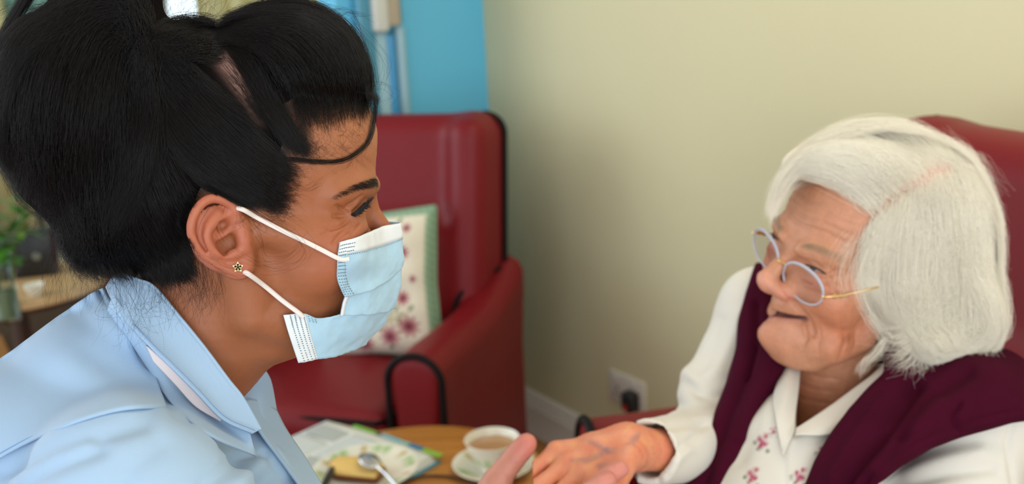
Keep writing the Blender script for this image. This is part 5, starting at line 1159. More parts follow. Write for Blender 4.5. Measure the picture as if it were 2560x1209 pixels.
m2 = np.clip(snoise(hv_, .2, 7.) - .1, 0, 1)[:, None]; hc = hc * (1 - .6 * m2) + np.array(srgb(222, 158, 98)) * .6 * m2
for d in vd: w = (.6 * np.exp(-(d / 2.6) ** 2))[:, None]; hc = hc * (1 - w) + np.array(srgb(136, 112, 116)) * w
m3 = np.clip(snoise(hv_, .5, 3.) * 1.3 - .5, 0, 1)[:, None]; hc = hc * (1 - .3 * m3) + np.array(srgb(160, 112, 104)) * .3 * m3
def join(parts):
    V, Fc, Cc, o = [], [], [], 0
    for v, f, c in parts: V.append(v); Fc.append(f + o); Cc.append(c); o += len(v)
    return np.vstack(V), np.vstack(Fc), np.vstack(Cc)
LADY = empty('person', (.42, 1.15, 0), 'person in a burgundy cardigan and white floral blouse, seated and reaching out a hand', 'person')
V_, F_, C_ = join([(l_vw, l_f, l_c), (cw(hv_), hf_, hc)])
me = mesh('body', V_, F_); setcol(me, 'skin', C_); LBODY = link('body', me, skin_mat('skin_lady', .45, (700, .3, .0008)), LADY)
# eyes and teeth
for q in (-1, 1):
    ctr = LWARP(np.array([[q * 30.5, 69.0, 20.5]]))[0]; gz = np.array([.15, .97, .12]); gz /= np.linalg.norm(gz)
    MM = Matrix.Translation(Vector(lw(ctr))) @ Vector((0, 0, 1)).rotation_difference(Vector(lw(ctr + gz) - lw(ctr))).to_matrix().to_4x4()
    qb = MB(); qb.lathe([(.0128 * math.sin(math.pi * i / 24), -.0128 * math.cos(math.pi * i / 24)) for i in range(25)], 32, MM); ey = qb.build('eyeball', mat('eye_white', srgb(168, 146, 138), .2), LBODY)
    qb = MB(); qb.lathe([(0, .01305), (.0028, .0129), (.0066, .0113), (.0068, .0108)], 28, MM); qb.build('iris', mat('iris', (.03, .026, .022), .12), ey)
qb = MB(); tp = LWARP(np.array([(-17, 81, -43), (-8, 85.5, -43.8), (0, 87, -44), (8, 85.5, -43.8), (17, 81, -43)])); qb.tube(lw(catmull(tp, 20)), .0026, 8); qb.build('teeth', mat('tooth', srgb(206, 190, 160), .25), LBODY)
for q in (-1, 1):
    lp = LWARP(np.array([(q * 45, 77.5, 21.2), (q * 38, 81.6, 23.8), (q * 30, 83.8, 24.0), (q * 22, 83.6, 21.8)])); qb = MB(); qb.tube(lw(catmull(lp, 16)), [.0003] + [.0008] * 14 + [.0003], 6); qb.build('lash_line', mat('lash_brown', srgb(62, 38, 30), .6), LBODY)
# ---- glasses
GL = empty('eyeglasses', tuple(lw((0, 108, 12))), 'oval eyeglasses with pale grey rims and gold arms worn by the person in the cardigan', 'glasses')
M_RIM = mat('rim_acetate', srgb(178, 180, 192), .25, coat=.2); M_GOLD2 = mat('gold_arm', (.72, .48, .2), .28, 1.0)
M_LENS = bpy.data.materials.new('lens'); M_LENS.use_nodes = True; nt = M_LENS.node_tree; nt.nodes.clear()
_o = nt.nodes.new('ShaderNodeOutputMaterial'); _t = nt.nodes.new('ShaderNodeBsdfTransparent'); _g = nt.nodes.new('ShaderNodeBsdfGlossy'); _m = nt.nodes.new('ShaderNodeMixShader'); _fz = nt.nodes.new('ShaderNodeFresnel'); _fz.inputs[0].default_value = 1.5
_g.inputs['Roughness'].default_value = .02; _t.inputs[0].default_value = (.97, .97, .98, 1); _m.inputs[0].default_value = .07; nt.links.new(_t.outputs[0], _m.inputs[1]); nt.links.new(_g.outputs[0], _m.inputs[2]); nt.links.new(_m.outputs[0], _o.inputs[0])
cL, cR = np.array([-33, 96.5, 1.5]), np.array([29, 101, 16.5]); u_ = (cR - cL) / np.linalg.norm(cR - cL)
def rim_pts(c_, q, k=1.0):
    uu = u_ + np.array([0, -q * .16, 0]); uu /= np.linalg.norm(uu); vv = np.array([0, .22, 1.]); vv -= uu * (vv @ uu); vv /= np.linalg.norm(vv); out_ = []
    for i in range(48):
        a = 2 * math.pi * i / 48; ca, sa = math.cos(a), math.sin(a); out_.append(c_ + k * (uu * 27 * abs(ca) ** .9 * np.sign(ca) + vv * (18.5 if sa > 0 else 20.5) * abs(sa) ** .95 * np.sign(sa)))
    return np.array(out_)
for q, c_ in ((-1, cL), (1, cR)):
    rp = rim_pts(c_, q); qb = MB(); qb.tube(lw(rp), [.0011 + .0007 * max(0, math.sin(2 * math.pi * i / 48)) for i in range(48)], 10, closed=True); qb.build('rim', M_RIM, GL)
    rl = rim_pts(c_, q, .97); vv_ = np.vstack([lw(rl), lw(rl + np.array([0, -1.6, 0]))]); nn = 48
    qb = MB(); qb.add(vv_, [tuple(range(nn)), tuple(range(2 * nn - 1, nn - 1, -1))] + [(i, nn + i, nn + (i + 1) % nn, (i + 1) % nn) for i in range(nn)]); qb.build('lens', M_LENS, GL, smooth=False)
    hx = rp[0] if q > 0 else rp[24]; hx = hx + np.array([0, 0, 2.]); end = np.array([q * 70, 8, 14.]); st = [hx, hx + np.array([q * 3.5, -2, .5]), hx * .72 + end * .28 + np.array([q * 5, 0, 0]), hx * .35 + end * .65 + np.array([q * 5, 0, 2]), end, end + np.array([0, -14, -10.])]
    qb = MB(); qb.tube(lw(catmull(st, 30)), [.0019] * 5 + [.00095] * 25, 8); qb.build('temple_arm', M_GOLD2, GL)
    for t_, r_ in ((.45, .0024), (.58, .0032)):
        a = catmull(st, 60)[int(t_ * 36)]; b = catmull(st, 60)[int(t_ * 36) + 3]; qb = MB()
        ring = [a + (b - a) * .5 + (b - a) / np.linalg.norm(b - a) * (r_ * 1400 * math.cos(k * .5236)) + np.array([0, 0, r_ * 700 * math.sin(k * .5236)]) for k in range(12)]; qb.tube(lw(np.array(ring)), .0008, 6, closed=True); qb.build('chain_loop', M_GOLD2, GL)
    nb = np.array([q * 9, 101, 8.]); qb = MB(); qb.tube(lw(catmull([rp[24 if q > 0 else 0], (rp[24 if q > 0 else 0] + nb) / 2 + np.array([0, -3, 1]), nb + np.array([0, -4, -2])], 8)), .0007, 6); qb.build('nose_pad_arm', M_GOLD2, GL)
br = [rim_pts(cL, -1)[2], (cL + cR) / 2 + np.array([0, 7, 5]), rim_pts(cR, 1)[22]]; qb = MB(); qb.tube(lw(catmull(br, 16)), .0013, 8); qb.build('bridge', M_GOLD2, GL)
# ---- white hair
def lady_hair():
    s = SDF((235, -155, 930), (600, 165, 1190), 2.6)
    s.ell(cpx(2240, 568, 1.085), (104, 104, 98)); s.ell(cpx(2362, 772, 1.075), (52, 68, 84), 34); s.ell(cpx(2110, 438, 1.045), (72, 42, 72), 26); s.ell(cpx(2290, 850, 1.05), (46, 34, 62), 24); s.ell(cpx(2230, 690, 1.04), (40, 70, 52), 20)
    x, y, z = np.meshgrid(*s.ax, indexing='ij'); p = np.stack([x, y, z], -1).reshape(-1, 3) - TL; p = (p @ RL)
    hl2 = np.array([(150, 96), (96, 94), (84, 100), (66, 94), (44, 82), (42, 60), (48, 46), (43, 8), (14, -26), (-18, -60), (-14, -84), (-200, -120), (-200, 400), (150, 400)], float)
    yy, zz_ = p[:, 1], p[:, 2]; ins = np.zeros(len(yy), bool); dm = np.full(len(yy), 1e9)
    for i in range(len(hl2)):
        a, b = hl2[i], hl2[(i + 1) % len(hl2)]; cond = ((a[1] > zz_) != (b[1] > zz_)); xc = a[0] + (zz_ - a[1]) * (b[0] - a[0]) / (b[1] - a[1] + 1e-9); ins ^= cond & (yy < xc)
        ab = b - a; t = np.clip(((yy - a[0]) * ab[0] + (zz_ - a[1]) * ab[1]) / (ab @ ab), 0, 1); dm = np.minimum(dm, np.hypot(yy - a[0] - t * ab[0], zz_ - a[1] - t * ab[1]))
    sd = np.where(ins, dm, -dm).reshape(s.d.shape).astype(np.float32); s.d = smax(s.d, -(sd - 2), 10)
    v, f = s.mesh(); v = laplace(v, f, 3); n = normals(v, f); v = v + n * (snoise(v, .06) * 1.6)[:, None]
    part = [cpx(2185, 548, .99), cpx(2230, 505, .985), cpx(2280, 465, .985), cpx(2330, 432, .99), cpx(2395, 412, 1.0)]
    uv = np.c_[v[:, 0] / v[:, 2] * F + W / 2, v[:, 1] / v[:, 2] * F + H / 2, 0 * v[:, 0]]; d = np.full(len(v), 1e9); pp = np.array([(2170, 555, 0), (2230, 508, 0), (2290, 460, 0), (2340, 428, 0), (2400, 412, 0)], float)
    for i in range(len(pp) - 1): ba = pp[i + 1] - pp[i]; t = np.clip(((uv - pp[i]) @ ba) / (ba @ ba), 0, 1); d = np.minimum(d, np.linalg.norm(uv - pp[i] - t[:, None] * ba, axis=1))
    n = normals(v, f); v = v - n * (2.5 * np.exp(-(d / 20) ** 2) * (v[:, 2] < 1085))[:, None]
    w = (np.exp(-(d / 26) ** 2) * (v[:, 2] < 1085))[:, None]; c = np.tile(np.array(srgb(224, 216, 196)), (len(v), 1)); c = c * (1 - .85 * w) + np.array(srgb(224, 168, 152)) * .85 * w
    return v, f, c
lhv, lhf, lhc = lady_hair(); lhw = cw(lhv)
me = mesh('hair', lhw, lhf); setcol(me, 'pig', lhc); LHAIR = link('hair', me, mat('white_hair_mass', (1, 1, 1), .8, vcol='pig', spec=.2), LADY)
M_HAIRW = hair_mat('white_hair', srgb(240, 234, 217), .5, .35, .07)
lg = Groom([(l_vw, l_f), (lhw, lhf)], 1.0, 5); B = lg.bundle
rr2 = (.00008, .00004)
B([[(2190, 540), (2120, 478), (2040, 440), (1975, 460), (1940, 510)], [(2240, 498), (2150, 420), (2050, 390), (1975, 425), (1932, 520)], [(2290, 458), (2190, 372), (2080, 352), (1990, 405), (1942, 490)], [(2340, 428), (2240, 340), (2120, 330), (2020, 375), (1955, 450)], [(2395, 410), (2300, 330), (2180, 312), (2070, 340), (1980, 410)]], 7000, jit=9, wob=8, lift=(.0005, .006), r=rr2, lenv=.25)
B([[(2195, 545), (2165, 610), (2160, 700), (2185, 780), (2215, 850)], [(2235, 508), (2215, 600), (2205, 720), (2230, 820), (2280, 900)], [(2285, 465), (2285, 570), (2275, 720), (2295, 840), (2330, 920)], [(2335, 430), (2360, 550), (2360, 700), (2370, 830), (2390, 905)], [(2390, 412), (2430, 520), (2440, 660), (2435, 780), (2440, 870)], [(2400, 400), (2475, 500), (2500, 640), (2490, 760), (2475, 840)]], 11000, jit=8, wob=8, lift=(.0005, .007), r=rr2, lenv=.3)
B([[(2395, 405), (2450, 470), (2490, 570), (2500, 680)], [(2380, 390), (2430, 410), (2470, 480), (2500, 580)], [(2340, 350), (2400, 380), (2440, 430)]], 1800, jit=9, wob=9, r=rr2)
B([[(2440, 640), (2490, 720), (2502, 790), (2488, 850), (2450, 900)], [(2420, 680), (2470, 770), (2480, 840), (2430, 905)], [(2480, 640), (2505, 720), (2512, 800), (2500, 840)]], 2200, jit=10, wob=10, r=rr2, lift=(.0005, .009))
B([[(2200, 800), (2230, 870), (2290, 920), (2370, 935), (2440, 900)], [(2270, 830), (2330, 900), (2410, 910), (2480, 860), (2492, 800)], [(2380, 800), (2430, 860), (2480, 850), (2496, 790)], [(2230, 860), (2260, 910), (2310, 935)]], 3400, jit=11, wob=10, r=rr2, lift=(.0005, .010))
B([[(2425, 425), (2350, 345), (2250, 312), (2150, 318)], [(2300, 352), (2210, 330), (2110, 350), (2020, 400)], [(2400, 400), (2330, 360), (2240, 345), (2140, 365)]], 1800, jit=9, wob=8, r=rr2)
# fringe ends, sparse hair at the temple, loose strands
lg.wisps([(2020, 400), (1965, 440), (1938, 490), (1932, 540)], 260, 1.025, 9, 8, r=(.00007, .00003), zs=.008); lg.wisps([(2180, 560), (2130, 620), (2105, 690), (2110, 740)], 46, .985, 10, 12, zs=.003); lg.wisps([(2170, 600), (2140, 700), (2170, 790), (2215, 850)], 46, .978, 10, 14, zs=.003)
lg.wisps([(2215, 850), (2190, 885), (2165, 905), (2150, 930)], 60, .985, 7, 10, zs=.004); lg.wisps([(2200, 545), (2140, 590), (2100, 640)], 60, .985, 14, 12, zs=.003)
for i in range(90): a = lg.r.uniform(-1.1, 1.0); x, y = 2290 + 205 * math.cos(a), 610 + 290 * math.sin(a); lg.wisps([(x - 20, y - 30), (x + 12, y), (x + 22 + lg.r.uniform(-10, 14), y + 40)], 1, 1.07, 8, 14, zs=.012)
for i in range(60): x = lg.r.uniform(2020, 2380); y = 335 + ((x - 2180) / 200) ** 2 * 50; lg.wisps([(x + 30, y + 8), (x, y - 8), (x - 40, y + 6)], 1, 1.07, 7, 9, zs=.012)
for i in range(40): lg.wisps([(2400, 390), (2440 + lg.r.uniform(-20, 30), 400), (2480 + lg.r.uniform(-30, 50), 450 + lg.r.uniform(-30, 60))], 1, 1.06, 10, 18, zs=.006)
edge = catmull([(2215, 850), (2250, 905), (2310, 930), (2390, 928), (2450, 900), (2490, 850), (2503, 790), (2495, 700), (2500, 620), (2485, 530), (2445, 440), (2400, 390), (2330, 345), (2230, 318), (2130, 325), (2040, 365), (1975, 420), (1940, 480), (1935, 530)], 400)
for i in range(2000):                                    # soft, ragged outline
    k = int(lg.r.random() * 400); a = edge[k]; tn = edge[min(399, k + 3)] - edge[max(0, k - 3)]; tn = tn / (np.linalg.norm(tn) + 1e-6); nr = np.array([tn[1], -tn[0]]); nr = nr if nr @ (a - np.array([2240, 620])) > 0 else -nr
    if k > 130:
        dn = tn if k > 250 else -tn; L = lg.r.uniform(22, 60); o_ = lg.r.uniform(2, 14)
        c = catmull(np.array([a - nr * 16 - dn * L * .4, a - nr * 3, a + nr * o_ * .6 + dn * L * .4, a + nr * o_ + dn * L * .8]), 10); z = lg.depths(c); z0 = np.median(z[np.isfinite(z)]) if np.isfinite(z).any() else 1.06
        lg.add(P(c[:, 0], c[:, 1], z0 - .004 + lg.r.normal(0, .005)), .00008, .00003)
    else:                                                # lower edge: ends flick out of the mass
        st = lg.r.uniform(40, 150); o_ = lg.r.uniform(-20, 24); sw = lg.r.normal(-8, 22); c = catmull(np.array([a - nr * st + tn * sw * .3, a - nr * (st * .6) + tn * sw * .5, a - nr * (st * .2) + tn * sw, a + nr * o_ + tn * sw * 2.2]), 12)
        z = lg.depths(c); k2 = np.where(np.isfinite(z))[0]; z = np.interp(np.arange(12), k2, z[k2]) if len(k2) else np.full(12, .99); t = np.linspace(0, 1, 12)
        lg.add(P(c[:, 0], c[:, 1], np.minimum(z, 1.0) - .003 - .012 * t ** 2 + lg.r.normal(0, .002)), .00008, .00003)
curves_obj('hair_strands', lg.S, lg.R, M_HAIRW, LHAIR)
es, er = [], []
from mathutils.kdtree import KDTree
lkd = KDTree(len(l_v)); [lkd.insert(p, i) for i, p in enumerate(l_v.tolist())]; lkd.balance(); l_n = normals(l_v, l_f)
def on_face(p, off): i = lkd.find(p)[1]; return l_v[i] + l_n[i] * off
for i in range(520):                                     # brows, near and far
    q = -1 if i % 2 else 1; t = lg.r.random(); b = catmull([(q * 50, 62, 36), (q * 40, 79, 41), (q * 27, 88, 43), (q * 15, 93, 41)], 40)[int(t * 39)] + np.array([0, 1.5, lg.r.uniform(-3, 3)])
    p = np.array([b, b + np.array([q * 3, -1.5, 1.5]), b + np.array([q * 6, -4, 1])]); es.append(lw(catmull([on_face(a, .3 + .8 * j) for j, a in enumerate(LWARP(p))], 5))); er.append(np.linspace(.00008, .00003, 5))
curves_obj('eyebrows', es, er, hair_mat('brow_hair', srgb(176, 158, 128), .5), LBODY)
# ================================================================== older woman: clothes (camera-frame mm)
def torso(s, off=0.0):
    o = off
    s.path([cpx(1900, 775, 1.19), cpx(2000, 880, 1.165), cpx(2150, 965, 1.12), cpx(2300, 985, 1.06), cpx(2450, 1040, 1.01)], [50 + o, 56 + o, 62 + o, 62 + o, 60 + o], 0, ki=20)
    s.path([cpx(2090, 1160, 1.10), cpx(2060, 1330, 1.09), cpx(2050, 1600, 1.09)], [100 + o, 118 + o, 140 + o], 40)
    s.path([cpx(2230, 1150, 1.10), cpx(2260, 1500, 1.12)], [95 + o, 130 + o], 40)
def poly_sd(px, py, poly):
    poly = np.array(poly, float); ins = np.zeros(px.shape, bool); dm = np.full(px.shape, 1e9)
    for i in range(len(poly)):
        a, b = poly[i], poly[(i + 1) % len(poly)]; cond = ((a[1] > py) != (b[1] > py)); xc = a[0] + (py - a[1]) * (b[0] - a[0]) / (b[1] - a[1] + 1e-9); ins ^= cond & (px < xc)
        ab = b - a; t = np.clip(((px - a[0]) * ab[0] + (py - a[1]) * ab[1]) / (ab @ ab), 0, 1); dm = np.minimum(dm, np.hypot(px - a[0] - t * ab[0], py - a[1] - t * ab[1]))
    return np.where(ins, -dm, dm)
def uvof(s):
    x, y, z = np.meshgrid(*s.ax, indexing='ij'); return x / z * F + W / 2, y / z * F + H / 2, z
def wrinkle(v, f, cr, zmax=1e9):
    n = normals(v, f); uv = np.c_[v[:, 0] / v[:, 2] * F + W / 2, v[:, 1] / v[:, 2] * F + H / 2, 0 * v[:, 0]]; nm = np.clip((zmax - v[:, 2]) / 20, 0, 1)
    for pts, w, dep in cr:
        p = catmull(np.array([(a, b, 0) for a, b in pts], float), 24); d = np.full(len(v), 1e9)
        for i in range(len(p) - 1): ba = p[i + 1] - p[i]; t = np.clip(((uv - p[i]) @ ba) / (ba @ ba + 1e-9), 0, 1); d = np.minimum(d, np.linalg.norm(uv - p[i] - t[:, None] * ba, axis=1))
        v = v - n * (np.exp(-(d / w) ** 2) * dep * nm)[:, None]
    return v
M_BLOUSE = fabric('blouse_cotton', srgb(216, 211, 198), 500, .12, .0003, .1, .8, .3); 
def blouse():
    s = SDF((130, 15, 860), (590, 330, 1300), 3.0); torso(s)
    s.path([cpx(1995, 1150, 1.06), cpx(1950, 1320, 1.045)], [78, 95], 30)
    # far arm: shoulder, elbow, cuff
    s.path([cpx(1905, 780, 1.19), cpx(1850, 880, 1.185), cpx(1800, 990, 1.17)], [50, 47, 47], 22); s.path([cpx(1800, 995, 1.17), cpx(1775, 1075, 1.13)], [47, 43], 16); s.path([cpx(1775, 1080, 1.125), cpx(1700, 1120, 1.06), cpx(1632, 1128, 1.01), cpx(1590, 1129, .98)], [42, 38, 35, 34.5], 14)
    # near sleeve
    s.path([cpx(2440, 1105, 1.0), cpx(2380, 1260, .985), cpx(2250, 1420, .98)], [50, 56, 52], 14); s.path([cpx(2500, 1130, 1.02), cpx(2460, 1300, 1.0)], [32, 40], 16)
    # neck opening (V) and hollow cuff
    nk = [TL + RL @ np.array(p) for p in ((0, -12, -70), (0, -14, -120), (0, -6, -165), (0, 6, -195))]; s.path(nk, [58, 56, 44, 22], 10, '-'); s.path([cpx(1995, 930, 1.06), cpx(1988, 1075, 1.0)], [30, 6], 6, '-')
    px, py, z = uvof(s); sd = poly_sd(px, py, [(1996, 860), (2240, 880), (2110, 1000), (1989, 1078)]).astype(np.float32) * .44; s.d = smax(s.d, np.minimum(-sd, 1140 - z).astype(np.float32), 5).astype(np.float32)
    ax_ = (cpx(1632, 1128, 1.01) - cpx(1700, 1120, 1.06)); ax_ /= np.linalg.norm(ax_); c0 = cpx(1622, 1128, 1.0)
    x_, y_, z_ = np.meshgrid(*s.ax, indexing='ij'); ps = ((x_ - c0[0]) * ax_[0] + (y_ - c0[1]) * ax_[1] + (z_ - c0[2]) * ax_[2]); s.d = np.where(x_ < 190, smax(s.d, ps.astype(np.float32), 4), s.d).astype(np.float32)
    s.path([cpx(1590, 1129, .98), cpx(1650, 1126, 1.022)], [28.5, 27], 2, '-')
    v, f = s.mesh(); v = laplace(v, f, 2)
    v = wrinkle(v, f, [([(1720, 960), (1760, 985), (1830, 985)], 12, 5), ([(1710, 930), (1740, 940), (1800, 930)], 22, -4), ([(1700, 1010), (1740, 1020), (1800, 1010)], 14, 4), ([(1650, 1075), (1700, 1060), (1770, 1060)], 12, 3), ([(1690, 1130), (1730, 1100), (1760, 1060)], 12, 3.5), ([(1660, 1190), (1690, 1150), (1720, 1120)], 14, -3), ([(1800, 800), (1780, 860), (1750, 930)], 16, 3), ([(1850, 780), (1830, 850), (1790, 930)], 14, -2.5), ([(1640, 1050), (1645, 1130), (1650, 1209)], 6, 1.2),
                       ([(2240, 1150), (2330, 1120), (2440, 1100), (2530, 1110)], 14, 1.5), ([(2220, 1209), (2330, 1160), (2450, 1130)], 18, -4), ([(2260, 1209), (2360, 1185), (2480, 1170)], 16, 4), ([(2530, 1060), (2520, 1120), (2535, 1209)], 8, 3), ([(1960, 1120), (1962, 1170), (1965, 1215)], 4, 1.6), ([(1975, 1100), (1978, 1160), (1980, 1215)], 9, -1.0), ([(1900, 1000), (1880, 1080), (1850, 1150)], 18, 2.5)])
    n = normals(v, f); v = v + n * (snoise(v, .04) * 1.0)[:, None]
    uv = np.c_[v[:, 0] / v[:, 2] * F + W / 2, v[:, 1] / v[:, 2] * F + H / 2]; c = np.tile(np.array(srgb(216, 212, 200)), (len(v), 1))
    def spot(x, y, r, col): nonlocal c; w = np.clip(1.5 - np.hypot(uv[:, 0] - x, uv[:, 1] - y) / r, 0, 1)[:, None]; c = c * (1 - w) + np.array(col) * w
    for (x, y) in ((1905, 1105), (1998, 1190), (1932, 1078), (1880, 1190), (2060, 1130)):
        k = .5 if (x, y) == (1932, 1078) else 1
        for dx, dy in ((-9, 10), (14, 16), (-18, -4)): spot(x + dx * k, y + dy * k + 6, 4.5 * k, srgb(92, 108, 84))
        for dx, dy in ((0, 0), (-6, -9), (8, 4), (10, -16), (-3, 9)): spot(x + dx * k, y + dy * k, 6 * k, srgb(168, 46, 90))
    me = mesh('blouse', cw(v), f); setcol(me, 'print', c); return me, v, f
M_BLOUSEP = fabric('blouse_print', srgb(232, 226, 212), 500, .12, .0003, .1, .8, .3)
_nt = M_BLOUSEP.node_tree; _vc = _nt.nodes.new('ShaderNodeVertexColor'); _vc.layer_name = 'print'; _nt.links.new(_vc.outputs[0], _nt.nodes['Principled BSDF'].inputs['Base Color'])
bme, bv, bf = blouse(); BLO = link('blouse', bme, M_BLOUSEP, LADY)
M_CARD = fabric('burgundy_knit', srgb(66, 8, 32), 330, .5, .0010, 0, .95, .1, (30, .10)); M_CARD.node_tree.nodes['Principled BSDF'].inputs['Specular IOR Level'].default_value = .1
def cardigan(poly, nm, off, cr, extra=None, lo=(180, 20, 860), hi=(600, 330, 1300)):
    s = SDF(lo, hi, 3.0); torso(s, off)
    if extra: extra(s)
    px, py, z = uvof(s); sd = poly_sd(px, py, poly).astype(np.float32) * (z / F).astype(np.float32)
    s.d = smax(s.d, sd.astype(np.float32), 7).astype(np.float32); v, f = s.mesh(); v = laplace(v, f, 2); v = wrinkle(v, f, [(p_, w_, d_ * 1.7) for p_, w_, d_ in cr]); n = normals(v, f); v = v + n * (snoise(v, .05) * .9)[:, None]
    return link(nm, mesh(nm, cw(v), f), M_CARD, CARD)
CARD = None
def first(*a, **k):
    global CARD; CARD = LADY; o = cardigan(*a, **k); CARD = o; return o
PR = [(2120, 1020), (2075, 1085), (2035, 1150), (2005, 1225), (2000, 1300), (2180, 1300), (2190, 1215), (2250, 1165), (2330, 1120), (2440, 1082), (2530, 1056), (2620, 1046), (2620, 700), (2200, 700), (2210, 930)]
def shawl(s): s.path([cpx(2190, 935, 1.03), cpx(2140, 1030, 1.0), cpx(2080, 1130, .985), cpx(2030, 1240, .98)], [30, 26, 22, 22], 30); s.path([cpx(2260, 960, 1.02), cpx(2210, 1080, .985), cpx(2110, 1220, .965)], [22, 24, 26], 30); s.path([cpx(2440, 1030, .985), cpx(2330, 1080, .97), cpx(2200, 1190, .955)], [48, 36, 30], 30); s.ell(cpx(2500, 1000, 1.03), (32, 52, 40), 30)
first(PR, 'cardigan', 7.0, [([(2290, 960), (2220, 1060), (2130, 1180), (2110, 1215)], 20, 7), ([(2420, 930), (2330, 990), (2250, 1080)], 18, 4), ([(2200, 1000), (2140, 1090), (2080, 1190)], 16, -3.5), ([(2400, 1010), (2380, 1040), (2395, 1075)], 8, 3), ([(2260, 1090), (2210, 1150), (2160, 1215)], 18, 5), ([(2340, 1010), (2270, 1090), (2190, 1170)], 22, -4), ([(2540, 1040), (2440, 1064), (2330, 1102), (2250, 1146), (2190, 1196)], 5, -1.2), ([(2540, 1022), (2440, 1048), (2330, 1086), (2240, 1136)], 4, 1.0)], shawl)
PL = [(1890, 655), (1862, 730), (1845, 800), (1838, 870), (1812, 960), (1782, 1040), (1740, 1120), (1690, 1225), (1690, 1300), (1800, 1300), (1832, 1225), (1875, 1110), (1920, 1010), (1978, 900), (2030, 860), (2060, 760), (1980, 660)]
def shawl2(s): s.path([cpx(1915, 745, 1.165), cpx(1925, 860, 1.13), cpx(1900, 980, 1.10), cpx(1840, 1110, 1.075), cpx(1790, 1250, 1.06)], [46, 44, 42, 44, 50], 24)
cardigan(PL, 'front_band', 7.0, [([(1880, 860), (1850, 960), (1800, 1080), (1760, 1200)], 16, 5), ([(1930, 880), (1905, 960), (1850, 1090)], 14, -3), ([(1890, 760), (1885, 850), (1860, 930)], 12, 4)], shawl2)
# collar leaves
bb = BVHTree.FromPolygons([tuple(p) for p in cw(bv).tolist()], bf.tolist())
def zb(px, py, z0):
    d = ray(px, py); h = bb.ray_cast(Vector(CO), Vector(d)); return z0 if h[0] is None else min(h[3] * float(d @ CF), z0)
def cleaf(rows, nm): return link(nm, grid_mesh(loft([[P(px, py, zb(px, py, z) - l) for px, py, z, l in r] for r in rows], 40, 14), .002), M_BLOUSE, BLO)
cleaf([[(2225, 905, 1.035, .004), (2150, 960, 1.03, .006), (2075, 1015, 1.02, .006), (1990, 1072, 1.0, .005)], [(2225, 940, 1.02, .008), (2165, 1000, 1.015, .010), (2090, 1052, 1.005, .010), (1990, 1080, .995, .006)], [(2215, 985, 1.01, .008), (2150, 1055, 1.0, .008), (2070, 1086, .995, .008), (1988, 1086, .99, .006)]], 'collar')
cleaf([[(2002, 895, 1.10, .004), (1997, 960, 1.06, .006), (1990, 1020, 1.03, .006), (1985, 1076, 1.0, .006)], [(1975, 905, 1.09, .008), (1968, 965, 1.05, .010), (1960, 1040, 1.02, .010), (1966, 1120, .995, .007)], [(1958, 925, 1.09, .006), (1934, 990, 1.05, .008), (1940, 1050, 1.02, .008), (1958, 1140, .995, .006)]], 'collar')
# ---- nurse's hand holding hers, part of the nurse's body
def nurse_hand(s):
    s.path([cpx(1000, 1500, .93), cpx(1150, 1380, .955), cpx(1240, 1300, .97)], [34, 29, 26], 0)
    for (a, b) in ((cpx(1250, 1290, .965), cpx(1400, 1290, .96)), (cpx(1260, 1310, .95), cpx(1420, 1310, .935)), (cpx(1240, 1270, .985), cpx(1390, 1260, .99))): s.path([a, b], [21, 16], 14)
    s.path([cpx(1222, 1290, .985), cpx(1232, 1222, .985), cpx(1268, 1166, .985), cpx(1308, 1118, .985), cpx(1316, 1108, .985)], [20, 16.5, 12.8, 11.8, 10.6], 8, n=10)
    s.path([cpx(1400, 1290, .945), cpx(1470, 1238, .922), cpx(1520, 1190, .920), cpx(1552, 1172, .924)], [11, 9.5, 9.2, 8.0], 4, n=8)
    s.path([cpx(1400, 1310, .93), cpx(1450, 1252, .905), cpx(1492, 1214, .905), cpx(1520, 1200, .908)], [11, 9.5, 9, 8], 4, n=8)
    s.path([cpx(1390, 1280, .965), cpx(1480, 1260, .955), cpx(1540, 1235, .945)], [11, 9.5, 8.5], 4)
    s.path([cpx(1390, 1262, .99), cpx(1470, 1240, .985), cpx(1520, 1225, .98)], [10, 8.5, 7.5], 4)
def bridge(V, Fc, ia, ib, ptsW, rads):
    """one skin: opens a hidden face on each shell and joins them with a tapered limb"""
    qa, qb_ = Fc[ia], Fc[ib]; V = list(V); rings = [list(qa)]; path = [np.mean([V[i] for i in qa], 0)] + [np.array(p) for p in ptsW] + [np.mean([V[i] for i in qb_], 0)]
    base = np.array([V[i] for i in qa]) - path[0]; base /= np.linalg.norm(base, axis=1, keepdims=True)
    for p, r in zip(path[1:-1], rads):
        rings.append(list(range(len(V), len(V) + 4))); V += [p + b * r for b in base]
    tgt = np.array([V[i] for i in qb_]); last = np.array([V[i] for i in rings[-1]]) - path[-2]; cand = [list(np.roll(qb_, k)) for k in range(4)] + [list(np.roll(qb_[::-1], k)) for k in range(4)]
    rings.append(min(cand, key=lambda c: sum(np.linalg.norm(V[c[i]] - path[-1] - last[i] * .1) for i in range(4))))
    nf = [(a[(k + 1) % 4], a[k], b[k], b[(k + 1) % 4]) for a, b in zip(rings[:-1], rings[1:]) for k in range(4)]
    keep = np.ones(len(Fc), bool); keep[[ia, ib]] = False
    return np.array(V), np.vstack([Fc[keep], np.array(nf)])
def nearest_face(V, Fc, lo, hi, p): c = V[Fc[lo:hi]].mean(1); return lo + int(np.argmin(((c - p) ** 2).sum(1)))
